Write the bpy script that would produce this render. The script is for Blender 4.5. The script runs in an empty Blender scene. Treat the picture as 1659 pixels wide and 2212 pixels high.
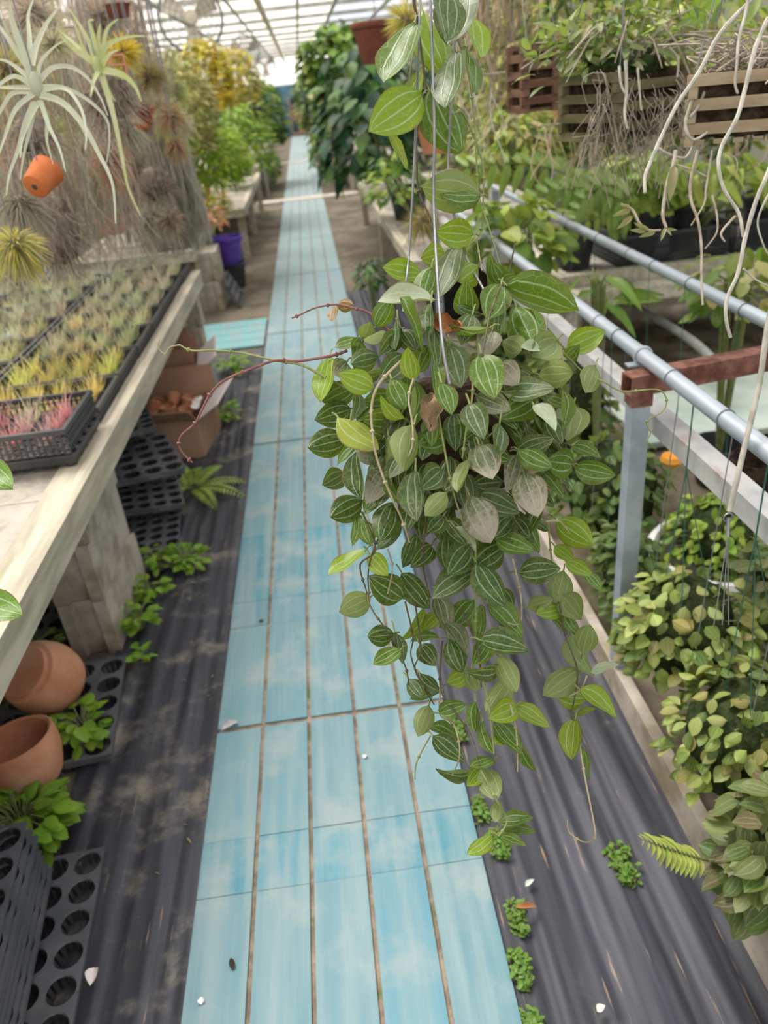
import bpy, math, random
import numpy as np
from mathutils import Vector, Matrix, noise

rnd = random.Random(7)
PI = math.pi
S = bpy.context.scene
COL = S.collection

# ------------------------------------------------------------------ camera
F = 1662.0; PX, PY = 829.5, 1106.0; H = 1.5          # photo is 1659 x 2212
_d = np.array([643 - PX, 196 - PY, F]); _d /= np.linalg.norm(_d)      # where the aisle vanishes
_n = np.array([321.0, 2970.0, F]); _n -= _d * (_n @ _d); _n /= np.linalg.norm(_n)   # plumb line
_Y = _d; _Z = -_n; _X = np.cross(_Y, _Z)
RW = np.stack([_X, _Y, _Z])                            # image axes -> world
cam_d = bpy.data.cameras.new('camera'); cam = bpy.data.objects.new('camera', cam_d); COL.objects.link(cam)
cam_d.sensor_fit = 'HORIZONTAL'; cam_d.sensor_width = 36.0; cam_d.lens = F / 1659.0 * 36.0
cam_d.clip_start = 0.02; cam_d.clip_end = 200
m3 = Matrix(((RW[0][0], -RW[0][1], -RW[0][2]), (RW[1][0], -RW[1][1], -RW[1][2]), (RW[2][0], -RW[2][1], -RW[2][2])))
cam.matrix_world = Matrix.Translation((0, 0, H)) @ m3.to_4x4()
cam_d.dof.use_dof = True; cam_d.dof.focus_distance = 0.93; cam_d.dof.aperture_fstop = cam_d.lens / 5.4
S.camera = cam

# ------------------------------------------------------------------ light
w = bpy.data.worlds.new('World'); S.world = w; w.use_nodes = True
bg = w.node_tree.nodes['Background']; bg.inputs[0].default_value = (1.0, 0.965, 0.93, 1); bg.inputs[1].default_value = 1.4
sun_d = bpy.data.lights.new('sun', 'SUN'); sun_d.energy = 6.2; sun_d.angle = math.radians(34); sun_d.color = (1.0, 0.96, 0.88)
sun = bpy.data.objects.new('sun', sun_d); COL.objects.link(sun)
sun.rotation_euler = (math.radians(-24), math.radians(-20), 0)
vs = S.view_settings; vs.view_transform = 'Standard'; vs.look = 'None'; vs.gamma = 1.0; vs.use_curve_mapping = False; vs.exposure = 0.36

# ------------------------------------------------------------------ pixel helpers (direction only; distance from what a thing stands on or its size)
def ray(x, y):
    r = RW @ np.array([(x - PX) / F, (y - PY) / F, 1.0]); return Vector(r)
C0 = Vector((0, 0, H))
def dep(x, y, t): return C0 + ray(x, y) * t
def onz(x, y, z=0.0):
    r = ray(x, y); return C0 + r * ((z - H) / r.z)
def U(a, b): return rnd.uniform(a, b)

# ------------------------------------------------------------------ materials
MATS = {}
def nt(name):
    m = bpy.data.materials.new(name); m.use_nodes = True; n = m.node_tree; n.nodes.clear(); MATS[name] = m
    return m, n
def N(n, t, **k):
    o = n.nodes.new(t)
    for a, b in k.items(): setattr(o, a, b)
    return o
def L(n, a, b): n.links.new(a, b)
def mixc(n, fac, a, b, mode='MIX'):
    o = N(n, 'ShaderNodeMix', data_type='RGBA', blend_type=mode)
    for i, v in ((0, fac), (6, a), (7, b)):
        if hasattr(v, 'is_linked') or isinstance(v, bpy.types.NodeSocket): L(n, v, o.inputs[i])
        elif isinstance(v, (int, float)): o.inputs[i].default_value = v
        else: o.inputs[i].default_value = (*v[:3], 1)
    return o.outputs[2]
def math_(n, op, a, b=None, c=None, clamp=False):
    o = N(n, 'ShaderNodeMath', operation=op); o.use_clamp = clamp
    for i, v in enumerate((a, b, c)):
        if v is None: continue
        if isinstance(v, bpy.types.NodeSocket): L(n, v, o.inputs[i])
        else: o.inputs[i].default_value = v
    return o.outputs[0]
def smooth(n, v, a, b):
    o = N(n, 'ShaderNodeMapRange', interpolation_type='SMOOTHSTEP'); L(n, v, o.inputs[0])
    o.inputs[1].default_value = a; o.inputs[2].default_value = b; return o.outputs[0]
def noise_(n, scale, detail=4, vec=None, rough=.6):
    o = N(n, 'ShaderNodeTexNoise'); o.inputs['Scale'].default_value = scale; o.inputs['Detail'].default_value = detail
    o.inputs['Roughness'].default_value = rough
    if vec is not None: L(n, vec, o.inputs['Vector'])
    return o.outputs[0]
def coords(n, scale=(1, 1, 1), kind='Object'):
    t = N(n, 'ShaderNodeTexCoord'); m = N(n, 'ShaderNodeMapping'); m.inputs['Scale'].default_value = scale
    L(n, t.outputs[kind], m.inputs[0]); return m.outputs[0]
def finish(n, color, rough=.6, metal=0.0, spec=.4, bump=None, bstr=.3, bdist=.004, transl=0.0, tcol=None):
    b = N(n, 'ShaderNodeBsdfPrincipled'); o = N(n, 'ShaderNodeOutputMaterial')
    if isinstance(color, bpy.types.NodeSocket): L(n, color, b.inputs['Base Color'])
    else: b.inputs['Base Color'].default_value = (*color, 1)
    if isinstance(rough, bpy.types.NodeSocket): L(n, rough, b.inputs['Roughness'])
    else: b.inputs['Roughness'].default_value = rough
    b.inputs['Metallic'].default_value = metal; b.inputs['Specular IOR Level'].default_value = spec
    if bump is not None:
        bm = N(n, 'ShaderNodeBump'); bm.inputs['Strength'].default_value = bstr; bm.inputs['Distance'].default_value = bdist
        L(n, bump, bm.inputs['Height']); L(n, bm.outputs[0], b.inputs['Normal'])
    if transl:
        t = N(n, 'ShaderNodeBsdfTranslucent'); mx = N(n, 'ShaderNodeMixShader'); mx.inputs[0].default_value = transl
        src = tcol if tcol is not None else color
        if isinstance(src, bpy.types.NodeSocket): L(n, src, t.inputs[0])
        else: t.inputs[0].default_value = (*src, 1)
        L(n, b.outputs[0], mx.inputs[1]); L(n, t.outputs[0], mx.inputs[2]); L(n, mx.outputs[0], o.inputs[0])
    else: L(n, b.outputs[0], o.inputs[0])
def simple(name, c1, c2=None, scale=8, rough=.6, metal=0, spec=.4, bstr=.25, bdist=.003, stretch=(1, 1, 1), c3=None, lo=.35, hi=.65, detail=5):
    m, n = nt(name)
    v = coords(n, stretch); f = noise_(n, scale, detail, v)
    c = mixc(n, smooth(n, f, lo, hi), c1, c2 or c1)
    if c3:
        g = noise_(n, scale * .37, 4, v); c = mixc(n, smooth(n, g, .56, .7), c, c3)
    finish(n, c, rough, metal, spec, f, bstr, bdist)
    return m

simple('black_plastic', (.022, .024, .028), (.05, .052, .058), 6, .42, 0, .45, c3=(.085, .083, .08), bstr=.1)
simple('grey_plastic', (.075, .082, .095), (.12, .125, .14), 7, .45, 0, .45, c3=(.17, .17, .17), bstr=.1)
simple('terracotta', (.50, .215, .115), (.62, .31, .195), 9, .85, 0, .2, c3=(.60, .42, .32), bstr=.2)
simple('terracotta_orange', (.50, .125, .035), (.60, .19, .07), 9, .8, 0, .2)
simple('clay_brown', (.15, .05, .035), (.22, .08, .055), 9, .85, 0, .2)
simple('cardboard', (.32, .185, .12), (.42, .26, .18), 3, .9, 0, .1, c3=(.50, .36, .28), bstr=.15)
simple('paper', (.75, .68, .66), (.85, .8, .78), 5, .9, 0, .1)
simple('concrete', (.30, .26, .215), (.50, .45, .39), 7, .95, 0, .1, c3=(.24, .20, .13), bstr=.5, bdist=.004)
simple('concrete_pale', (.45, .41, .36), (.60, .55, .47), 9, .95, 0, .1, c3=(.34, .30, .22), bstr=.4)
simple('bed_soil', (.085, .07, .05), (.24, .20, .15), 5, .95, 0, .1, c3=(.07, .09, .03), bstr=.6)
simple('gap_dirt', (.16, .125, .095), (.32, .26, .20), 22, 1, 0, .1, c3=(.10, .12, .04), bstr=.6)
simple('brown_wood', (.12, .065, .04), (.20, .12, .08), 9, .85, 0, .2, stretch=(1, 1, 5), bstr=.4)
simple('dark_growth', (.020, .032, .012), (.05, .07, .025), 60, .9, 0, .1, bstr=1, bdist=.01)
simple('weathered_wood', (.36, .33, .26), (.54, .50, .40), 5, .85, 0, .2, stretch=(6, .6, 6), c3=(.30, .29, .20), bstr=.3)
simple('bench_board', (.24, .21, .18), (.46, .42, .37), 7, .9, 0, .15, c3=(.33, .27, .22), bstr=.3)
simple('mossy_wood', (.11, .105, .05), (.19, .165, .10), 8, .9, 0, .15, stretch=(1, 1, 4), c3=(.12, .14, .05), bstr=.4)
simple('tan_wood', (.30, .235, .15), (.44, .355, .24), 9, .85, 0, .2, stretch=(1, 1, 5), c3=(.20, .16, .11), bstr=.4)
simple('galvanised', (.34, .39, .45), (.45, .51, .58), 12, .38, .35, .5, stretch=(1, .2, 1), bstr=.05)
simple('galvanised_flat', (.44, .44, .44), (.60, .60, .59), 9, .5, .25, .5, c3=(.30, .13, .08), bstr=.1)
simple('rust', (.13, .055, .04), (.26, .13, .10), 26, .9, .1, .2, c3=(.34, .13, .06), bstr=.8, bdist=.004)
simple('wire', (.19, .20, .22), (.26, .27, .29), 20, .4, .4, .5)
simple('green_wire', (.03, .10, .08), (.05, .16, .12), 20, .5, 0, .4)
simple('soil', (.05, .04, .03), (.12, .10, .075), 14, 1, 0, .1, c3=(.09, .12, .04), bstr=.8, bdist=.01)
simple('bark', (.022, .015, .010), (.075, .052, .036), 40, 1, 0, .1, bstr=1, bdist=.006)
simple('fibre', (.13, .10, .08), (.30, .25, .21), 60, 1, 0, .1, stretch=(1, 1, .3), bstr=.8, bdist=.005)
simple('purple_plastic', (.10, .05, .38), (.14, .075, .48), 6, .4, 0, .4)
simple('white_plastic', (.72, .72, .72), (.82, .82, .82), 6, .5, 0, .4)
simple('blue_paint', (.10, .24, .36), (.16, .33, .46), 3, .6, 0, .3)
simple('cream_metal', (.70, .64, .55), (.82, .77, .68), 6, .5, .1, .4)
simple('roof_steel', (.34, .36, .32), (.50, .51, .46), 6, .6, .2, .3)
simple('roof_cream', (.72, .66, .58), (.82, .77, .70), 6, .6, 0, .3)
simple('hazel_wood', (.42, .25, .14), (.55, .36, .22), 4, .8, 0, .2)
simple('aerial_root', (.32, .31, .26), (.50, .48, .42), 55, .8, 0, .2, stretch=(1, 1, .4), bstr=.5, bdist=.001)
simple('fine_root', (.30, .25, .20), (.48, .42, .35), 40, .9, 0, .1)
simple('dry_leaf', (.36, .14, .045), (.48, .24, .10), 40, .8, 0, .2)
simple('tan_leaf', (.24, .17, .09), (.38, .28, .17), 40, .8, 0, .2)
simple('green_sheet', (.42, .50, .44), (.60, .66, .58), 3, .6, 0, .3)

# ground
m, n = nt('ground')
v = coords(n); a = noise_(n, 2.2, 6, v); b = noise_(n, 60, 3, v)
c = mixc(n, smooth(n, a, .4, .62), (.10, .085, .065), (.235, .20, .155)); c = mixc(n, smooth(n, noise_(n, 4.1, 4, v), .56, .68), c, (.085, .105, .03))
c = mixc(n, .4, c, mixc(n, b, (.05, .04, .03), (.28, .24, .19)))
finish(n, c, .95, 0, .1, b, .6, .006)
# black woven ground cloth with dried silt on it
def cloth(name, k):
    m, n = nt(name)
    v = coords(n); st = noise_(n, 1.0, 5, coords(n, (24, 1.5, 1))); pt = noise_(n, 4.5, 6, v, .65)
    wv = N(n, 'ShaderNodeTexWave'); wv.inputs['Scale'].default_value = 260; L(n, v, wv.inputs[0])
    c = mixc(n, smooth(n, st, .35, .7), (.013, .015, .023), (.055, .058, .078))
    c = mixc(n, math_(n, 'MULTIPLY', smooth(n, pt, .50 + k, .68 + k), .85), c, (.25, .225, .18))
    c = mixc(n, math_(n, 'MULTIPLY', smooth(n, noise_(n, 9, 5, coords(n, (9, .5, 1))), .63, .72), .8), c, (.36, .25, .17))
    c = mixc(n, math_(n, 'MULTIPLY', wv.outputs[0], .18), c, (.12, .12, .14))
    finish(n, c, .56, 0, .38, wv.outputs[0], .12, .001)
cloth('weed_cloth', 0.0); cloth('weed_cloth_clean', .10)
# blue path boards: sun-bleached and washed in streaks along the boards
m, n = nt('blue_board')
oi = N(n, 'ShaderNodeObjectInfo'); v = coords(n); geo = N(n, 'ShaderNodeNewGeometry')
mp = N(n, 'ShaderNodeMapping'); mp.inputs['Scale'].default_value = (26, 1.6, 1); L(n, geo.outputs['Position'], mp.inputs[0])
st = noise_(n, 1.0, 5, mp.outputs[0]); bl = noise_(n, 5.5, 6, geo.outputs['Position'], .6)
c = mixc(n, smooth(n, st, .3, .72), oi.outputs['Color'], (.20, .30, .32))
c = mixc(n, math_(n, 'MULTIPLY', smooth(n, bl, .48, .68), .75), c, (.265, .325, .325))
c = mixc(n, math_(n, 'MULTIPLY', smooth(n, noise_(n, 7, 5, geo.outputs['Position']), .66, .74), .6), c, (.36, .32, .25))
c = mixc(n, math_(n, 'MULTIPLY', smooth(n, noise_(n, 75, 2, geo.outputs['Position']), .70, .76), .6), c, (.20, .26, .26))
finish(n, c, .55, 0, .35, st, .1, .002)
# translucent corrugated roof sheet
def sheet(name, tr, tl, ct, cd):
    m, n = nt(name); o = N(n, 'ShaderNodeOutputMaterial')
    a = N(n, 'ShaderNodeBsdfTransparent'); a.inputs[0].default_value = (*ct, 1)
    b = N(n, 'ShaderNodeBsdfTranslucent'); b.inputs[0].default_value = (*cd, 1)
    d = N(n, 'ShaderNodeBsdfDiffuse'); d.inputs[0].default_value = (*cd, 1)
    m1 = N(n, 'ShaderNodeMixShader'); m1.inputs[0].default_value = tl; L(n, d.outputs[0], m1.inputs[1]); L(n, b.outputs[0], m1.inputs[2])
    m2 = N(n, 'ShaderNodeMixShader'); m2.inputs[0].default_value = tr; L(n, m1.outputs[0], m2.inputs[1]); L(n, a.outputs[0], m2.inputs[2])
    L(n, m2.outputs[0], o.inputs[0])
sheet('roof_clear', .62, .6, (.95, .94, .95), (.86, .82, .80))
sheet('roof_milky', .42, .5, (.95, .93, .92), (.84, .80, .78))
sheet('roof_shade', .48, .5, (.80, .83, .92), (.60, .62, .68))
sheet('wall_sheet', .10, .35, (.80, .84, .74), (.42, .44, .36))
sheet('end_sheet', .35, .7, (.95, .95, .95), (.9, .88, .86))

# trailing plant leaf: three pale veins, faint net, dusty silt, red-brown rim, paler underside. Object colour = leaf colour, alpha = dust
def leafmat(name, vein=.62, net=.22, transl=.30, rough=.36, rim=(.16, .10, .03), under=(.20, .26, .09)):
    m, n = nt(name)
    oi = N(n, 'ShaderNodeObjectInfo'); tc = N(n, 'ShaderNodeTexCoord'); sp = N(n, 'ShaderNodeSeparateXYZ'); L(n, tc.outputs['UV'], sp.inputs[0])
    u = sp.outputs[0]; vv = sp.outputs[1]
    nz = noise_(n, 3, 3, tc.outputs['UV'])
    a = math_(n, 'ABSOLUTE', math_(n, 'SUBTRACT', math_(n, 'MULTIPLY', u, 2), 1))
    a2 = math_(n, 'ADD', a, math_(n, 'MULTIPLY', math_(n, 'SUBTRACT', nz, .5), .12))
    c0 = smooth(n, a, .07, .015); c1 = smooth(n, math_(n, 'ABSOLUTE', math_(n, 'SUBTRACT', a2, .52)), .07, .012)
    vm = math_(n, 'MAXIMUM', c0, c1)
    mp = N(n, 'ShaderNodeMapping'); mp.inputs['Scale'].default_value = (3.2, 4.5, 1); L(n, tc.outputs['UV'], mp.inputs[0])
    av = N(n, 'ShaderNodeVectorMath', operation='ADD'); L(n, mp.outputs[0], av.inputs[0]); L(n, oi.outputs['Random'], av.inputs[1])
    vo = N(n, 'ShaderNodeTexVoronoi', feature='DISTANCE_TO_EDGE'); vo.inputs['Scale'].default_value = 1.3; L(n, av.outputs[0], vo.inputs[0])
    nm = math_(n, 'MULTIPLY', smooth(n, vo.outputs[0], .05, .005), net)
    vm = math_(n, 'MAXIMUM', math_(n, 'MULTIPLY', vm, vein), nm)
    base = mixc(n, smooth(n, noise_(n, 2.5, 3, av.outputs[0]), .3, .7), oi.outputs['Color'], mixc(n, .35, oi.outputs['Color'], (.20, .27, .05)))
    pale = mixc(n, .72, oi.outputs['Color'], (.50, .60, .42))
    c = mixc(n, vm, base, pale)
    ds = math_(n, 'ADD', math_(n, 'MULTIPLY', noise_(n, 2.2, 5, av.outputs[0], .65), 1.1), math_(n, 'MULTIPLY', vv, .45))
    ds = math_(n, 'ADD', ds, math_(n, 'MULTIPLY', math_(n, 'SUBTRACT', oi.outputs['Alpha'], 1.0), 1.0))
    dm = smooth(n, ds, .52, .85)
    c = mixc(n, math_(n, 'MULTIPLY', dm, .78), c, mixc(n, noise_(n, 9, 4, av.outputs[0]), (.30, .27, .22), (.46, .40, .35)))
    c = mixc(n, math_(n, 'MULTIPLY', smooth(n, a, .90, .99), .75), c, rim)
    ge = N(n, 'ShaderNodeNewGeometry')
    c = mixc(n, math_(n, 'MULTIPLY', ge.outputs['Backfacing'], .5), c, under)
    rg = math_(n, 'ADD', math_(n, 'MULTIPLY', dm, .4), rough)
    tcol = mixc(n, .5, c, (.34, .50, .02))
    finish(n, c, rg, 0, .32, vm, .25, .002, transl, tcol)
leafmat('hoya_leaf', .68, .2, .26, .30)
leafmat('small_leaf', .4, .06, .3, .42, (.16, .17, .04), (.30, .33, .14))
leafmat('plain_leaf', .25, .0, .35, .42, (.10, .16, .03), (.22, .30, .08))
# foliage meshes carry a colour per leaf
m, n = nt('foliage')
at = N(n, 'ShaderNodeAttribute', attribute_name='Col'); finish(n, at.outputs['Color'], .5, 0, .3, transl=.35)
m, n = nt('strand')
at = N(n, 'ShaderNodeAttribute', attribute_name='Col'); finish(n, at.outputs['Color'], .9, 0, .1, transl=.4)
m, n = nt('tuft')
oi = N(n, 'ShaderNodeObjectInfo'); at = N(n, 'ShaderNodeAttribute', attribute_name='Col')
finish(n, mixc(n, 1.0, at.outputs['Color'], oi.outputs['Color'], 'MULTIPLY'), .6, 0, .25, transl=.25)
m, n = nt('silver_leaf')
v = coords(n); oi = N(n, 'ShaderNodeObjectInfo')
f = noise_(n, 30, 3, v); finish(n, mixc(n, f, oi.outputs['Color'], (.62, .64, .50)), .6, 0, .3, f, .1, .001, .22)
simple('vine_dark', (.06, .05, .03), (.12, .10, .05), 60, .7)
simple('vine_green', (.16, .20, .06), (.24, .27, .10), 60, .6)
simple('vine_mauve', (.16, .06, .06), (.24, .10, .09), 60, .6)
simple('vine_tan', (.30, .25, .16), (.42, .36, .24), 60, .7)
simple('fan_grey', (.16, .165, .17), (.24, .245, .25), 9, .5, .2, .4)
simple('metal_shade', (.32, .33, .33), (.46, .46, .45), 9, .5, .2, .4)

# ------------------------------------------------------------------ mesh builder
NOSHARP = {'foliage', 'strand', 'tuft', 'silver_leaf', 'hoya_leaf', 'small_leaf', 'plain_leaf'}
class MB:
    def __init__(s): s.v = []; s.f = []; s.c = []; s.uv = []; s.hasuv = False
    def add(s, vs, fs, col=(1, 1, 1), uv=None):
        k = len(s.v); s.v += [tuple(p) for p in vs]; s.f += [tuple(i + k for i in f) for f in fs]
        s.c += [col] * len(vs)
        if uv: s.hasuv = True; s.uv += uv
        else: s.uv += [(0, 0)] * len(vs)
    def box(s, lo, hi, M=None, col=(1, 1, 1)):
        x0, y0, z0 = lo; x1, y1, z1 = hi
        vs = [Vector(p) for p in ((x0, y0, z0), (x1, y0, z0), (x1, y1, z0), (x0, y1, z0), (x0, y0, z1), (x1, y0, z1), (x1, y1, z1), (x0, y1, z1))]
        if M is not None: vs = [M @ p for p in vs]
        s.add(vs, [(0, 3, 2, 1), (4, 5, 6, 7), (0, 1, 5, 4), (1, 2, 6, 5), (2, 3, 7, 6), (3, 0, 4, 7)], col)
    def tube(s, pts, r, n=6, cap=True, col=(1, 1, 1)):
        pts = [Vector(p) for p in pts]; k = len(pts); rs = r if isinstance(r, (list, tuple)) else [r] * k
        vs = []; up = None
        for i, p in enumerate(pts):
            t = (pts[min(i + 1, k - 1)] - pts[max(i - 1, 0)]);
            if t.length < 1e-9: t = Vector((0, 0, 1))
            t.normalize()
            if up is None: up = Vector((0, 0, 1)) if abs(t.z) < .9 else Vector((1, 0, 0))
            a = t.cross(up)
            if a.length < 1e-6: a = t.orthogonal()
            a.normalize(); b = a.cross(t); up = b
            for j in range(n):
                q = 2 * PI * j / n; vs.append(p + (a * math.cos(q) + b * math.sin(q)) * rs[i])
        fs = [(i * n + j, i * n + (j + 1) % n, (i + 1) * n + (j + 1) % n, (i + 1) * n + j) for i in range(k - 1) for j in range(n)]
        if cap: fs += [tuple(range(n - 1, -1, -1)), tuple((k - 1) * n + j for j in range(n))]
        s.add(vs, fs, col)
    def lathe(s, prof, n=20, M=None, col=(1, 1, 1)):
        vs = []; k = len(prof)
        for r, z in prof:
            for j in range(n):
                q = 2 * PI * j / n; p = Vector((r * math.cos(q), r * math.sin(q), z)); vs.append(M @ p if M is not None else p)
        s.add(vs, [(i * n + j, i * n + (j + 1) % n, (i + 1) * n + (j + 1) % n, (i + 1) * n + j) for i in range(k - 1) for j in range(n)], col)
    def ribbon(s, pts, ws, nrm, col=(1, 1, 1), fold=0.0):
        k = len(pts); vs = []; pts = [Vector(p) for p in pts]; nrm = Vector(nrm)
        for i, p in enumerate(pts):
            t = pts[min(i + 1, k - 1)] - pts[max(i - 1, 0)]; a = t.cross(nrm)
            if a.length < 1e-8: a = t.orthogonal()
            a.normalize(); u = a.cross(t).normalized() if t.length > 1e-9 else nrm
            vs += [p - a * ws[i] * .5 + u * fold * ws[i], p, p + a * ws[i] * .5 + u * fold * ws[i]]
        fs = []
        for i in range(k - 1):
            q = 3 * i; fs += [(q, q + 1, q + 4, q + 3), (q + 1, q + 2, q + 5, q + 4)]
        s.add(vs, fs, col)
    def leaf(s, b, d, nrm, Ln, W, col=(1, 1, 1), bend=.15, seg=3):
        d = Vector(d).normalized(); nrm = Vector(nrm); a = d.cross(nrm)
        if a.length < 1e-6: a = d.orthogonal()
        a.normalize(); u = a.cross(d).normalized(); b = Vector(b)
        vs = [b]; fs = []
        for i in range(1, seg):
            q = i / seg; wd = math.sin(PI * q ** .8) * W * .5; c = b + d * Ln * q - u * bend * Ln * q * q
            vs += [c - a * wd + u * wd * .25, c, c + a * wd + u * wd * .25]
        vs.append(b + d * Ln - u * bend * Ln)
        fs += [(0, 2, 1), (0, 3, 2)]
        for i in range(seg - 2):
            q = 1 + 3 * i; fs += [(q, q + 1, q + 4, q + 3), (q + 1, q + 2, q + 5, q + 4)]
        e = len(vs) - 1; fs += [(e - 3, e - 2, e), (e - 2, e - 1, e)]
        s.add(vs, fs, col)
    def mesh(s, name, mat, sm=True):
        me = bpy.data.meshes.new(name); me.from_pydata(s.v, [], s.f)
        if sm:
            me.polygons.foreach_set('use_smooth', [True] * len(me.polygons))
            if mat not in NOSHARP: me.set_sharp_from_angle(angle=math.radians(48))
        ca = me.color_attributes.new('Col', 'FLOAT_COLOR', 'POINT')
        ca.data.foreach_set('color', np.array([(*c[:3], 1.0) for c in s.c], dtype=np.float32).ravel())
        if s.hasuv:
            ul = me.uv_layers.new(name='UVMap'); li = np.empty(len(me.loops), dtype=np.int32); me.loops.foreach_get('vertex_index', li)
            ul.data.foreach_set('uv', np.array(s.uv, dtype=np.float32)[li].ravel())
        me.materials.append(MATS[mat]); me.update(); return me
    def build(s, name, mat, parent=None, sm=True, world=True, kind=None):
        return put(name, s.mesh(name, mat, sm), parent, Matrix.Identity(4), world, kind)

def put(name, me, parent=None, M=None, world=True, kind=None, color=None):
    o = bpy.data.objects.new(name, me); COL.objects.link(o); M = M or Matrix.Identity(4)
    if parent is not None:
        o.parent = parent
        if world:
            q = ROOT.get(parent.name, None) or ROOTM(parent); M = q.inverted() @ M
            ROOT[o.name] = q @ M
        else: ROOT[o.name] = ROOTM(parent) @ M
    else: ROOT[o.name] = M.copy()
    o.matrix_basis = M
    if kind: o['kind'] = kind
    if color: o.color = color
    return o
ROOT = {}
def ROOTM(o): return ROOT.get(o.name, Matrix.Identity(4))
def tag(o, label, cat, group=None):
    o['label'] = label; o['category'] = cat
    if group: o['group'] = group
    return o
def thing(name, loc, label, cat, group=None, rotz=0.0):
    o = bpy.data.objects.new(name, None); COL.objects.link(o); o.empty_display_size = .05
    M = Matrix.Translation(Vector(loc)) @ Matrix.Rotation(rotz, 4, 'Z'); o.matrix_basis = M; ROOT[o.name] = M
    return tag(o, label, cat, group)
def struct(o): o['kind'] = 'structure'; return o
def smoothpath(pts, k=4):
    pts = [Vector(p) for p in pts]; out = []
    for i in range(len(pts) - 1):
        p0 = pts[max(i - 1, 0)]; p1 = pts[i]; p2 = pts[i + 1]; p3 = pts[min(i + 2, len(pts) - 1)]
        for j in range(k):
            t = j / k; out.append(.5 * ((2 * p1) + (p2 - p0) * t + (2 * p0 - 5 * p1 + 4 * p2 - p3) * t * t + (3 * p1 - p0 - 3 * p2 + p3) * t ** 3))
    out.append(pts[-1]); return out
def jit(c, a=.2): k = 1 + U(-a, a); return tuple(max(0, x * k * (1 + U(-a, a) * .4)) for x in c)
def rdir(zlo=-1, zhi=1):
    z = U(zlo, zhi); q = U(0, 2 * PI); r = math.sqrt(max(0, 1 - z * z)); return Vector((r * math.cos(q), r * math.sin(q), z))

def steel(p):      # inside or touching one of the two pipes or the flat rail
    return p.y < 4.65 and any(math.hypot(p.x - x, p.z - z) < m for x, z, m in ((.672, .927, .035), (1.02, .927, .035), (.712, .78, .045)))
# ------------------------------------------------------------------ setting
def grid(name, mat, x0, x1, y0, y1, nx, ny, fz, kind='structure'):
    mb = MB(); vs = []
    for j in range(ny + 1):
        for i in range(nx + 1):
            x = x0 + (x1 - x0) * i / nx; y = y0 + (y1 - y0) * j / ny; vs.append((x, y, fz(x, y)))
    mb.add(vs, [(j * (nx + 1) + i, j * (nx + 1) + i + 1, (j + 1) * (nx + 1) + i + 1, (j + 1) * (nx + 1) + i) for j in range(ny) for i in range(nx)])
    o = mb.build(name, mat); o['kind'] = kind; return o
grid('floor', 'ground', -3.6, 3.8, -4, 34, 30, 90, lambda x, y: 0.0)

# blue board path: five boards wide, laid in lengths with a dirt gap between lengths
PW0 = -.437; PITCH = .1235
path = thing('floor_path', (-.13, 0, 0), 'pale blue board path', 'path'); struct(path); del path['category']; del path['label']
mb = MB(); mb.box((PW0 + .004, -1.2, 0), (PW0 + 5 * PITCH - .004, 32.6, .0165)); mb.build('bedding', 'gap_dirt', path, False)
segs = []
for a, b, seams in ((-1.2, 1.562, (.30, 1.075, 1.215)), (1.578, 3.478, (2.02, 2.16, 2.60)), (3.495, 5.42, (4.1,)), (5.44, 7.36, (6.2,)), (7.38, 9.3, ()), (9.32, 11.2, ()), (11.22, 12.85, ()),
                    (13.1, 15.0, ()), (15.02, 17.5, ()), (17.52, 20.1, ()), (20.3, 23, ()), (23.02, 26.5, ()), (26.52, 30, ()), (30.02, 32.6, ())):
    e = [a, *seams, b]; segs += [(e[i], e[i + 1] - (.0015 if i < len(e) - 2 else 0), i) for i in range(len(e) - 1)]
for (a, b, k) in segs:
    for c in range(5):
        x0 = PW0 + c * PITCH + (.0 if c == 0 else .005); x1 = PW0 + (c + 1) * PITCH - (.005 if c < 4 else 0)
        mb = MB(); mb.box((x0, a, 0.0), (x1, b, .022 + U(-.001, .001)))
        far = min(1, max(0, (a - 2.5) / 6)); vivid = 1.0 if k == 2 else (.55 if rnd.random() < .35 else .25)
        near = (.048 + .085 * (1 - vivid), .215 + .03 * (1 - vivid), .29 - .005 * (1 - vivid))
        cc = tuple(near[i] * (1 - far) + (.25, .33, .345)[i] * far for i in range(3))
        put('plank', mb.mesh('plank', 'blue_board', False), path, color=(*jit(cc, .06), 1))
# side branch of the path, and pale cross boards farther on
sp = thing('floor_side_path', (-.7, 5.55, 0), 'x', 'x'); struct(sp); del sp['category']; del sp['label']
for k in range(4):
    mb = MB(); mb.box((-1.5, 5.2 + k * .18, 0), (-.455, 5.372 + k * .18, .02)); put('plank', mb.mesh('plank', 'blue_board', False), sp, color=(.13, .36, .38, 1))
for y, x0, x1, lb in ((12.87, -.86, .74, 'nearer'), (20.15, -.62, .50, 'farther')):
    mb = MB(); mb.box((x0, y, 0), (x1, y + .34, .03))
    o = mb.build('cross_board', 'concrete_pale', None, False); tag(o, 'pale flat board laid across the blue path, the ' + lb + ' of two from the hanging plant', 'board')

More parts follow.
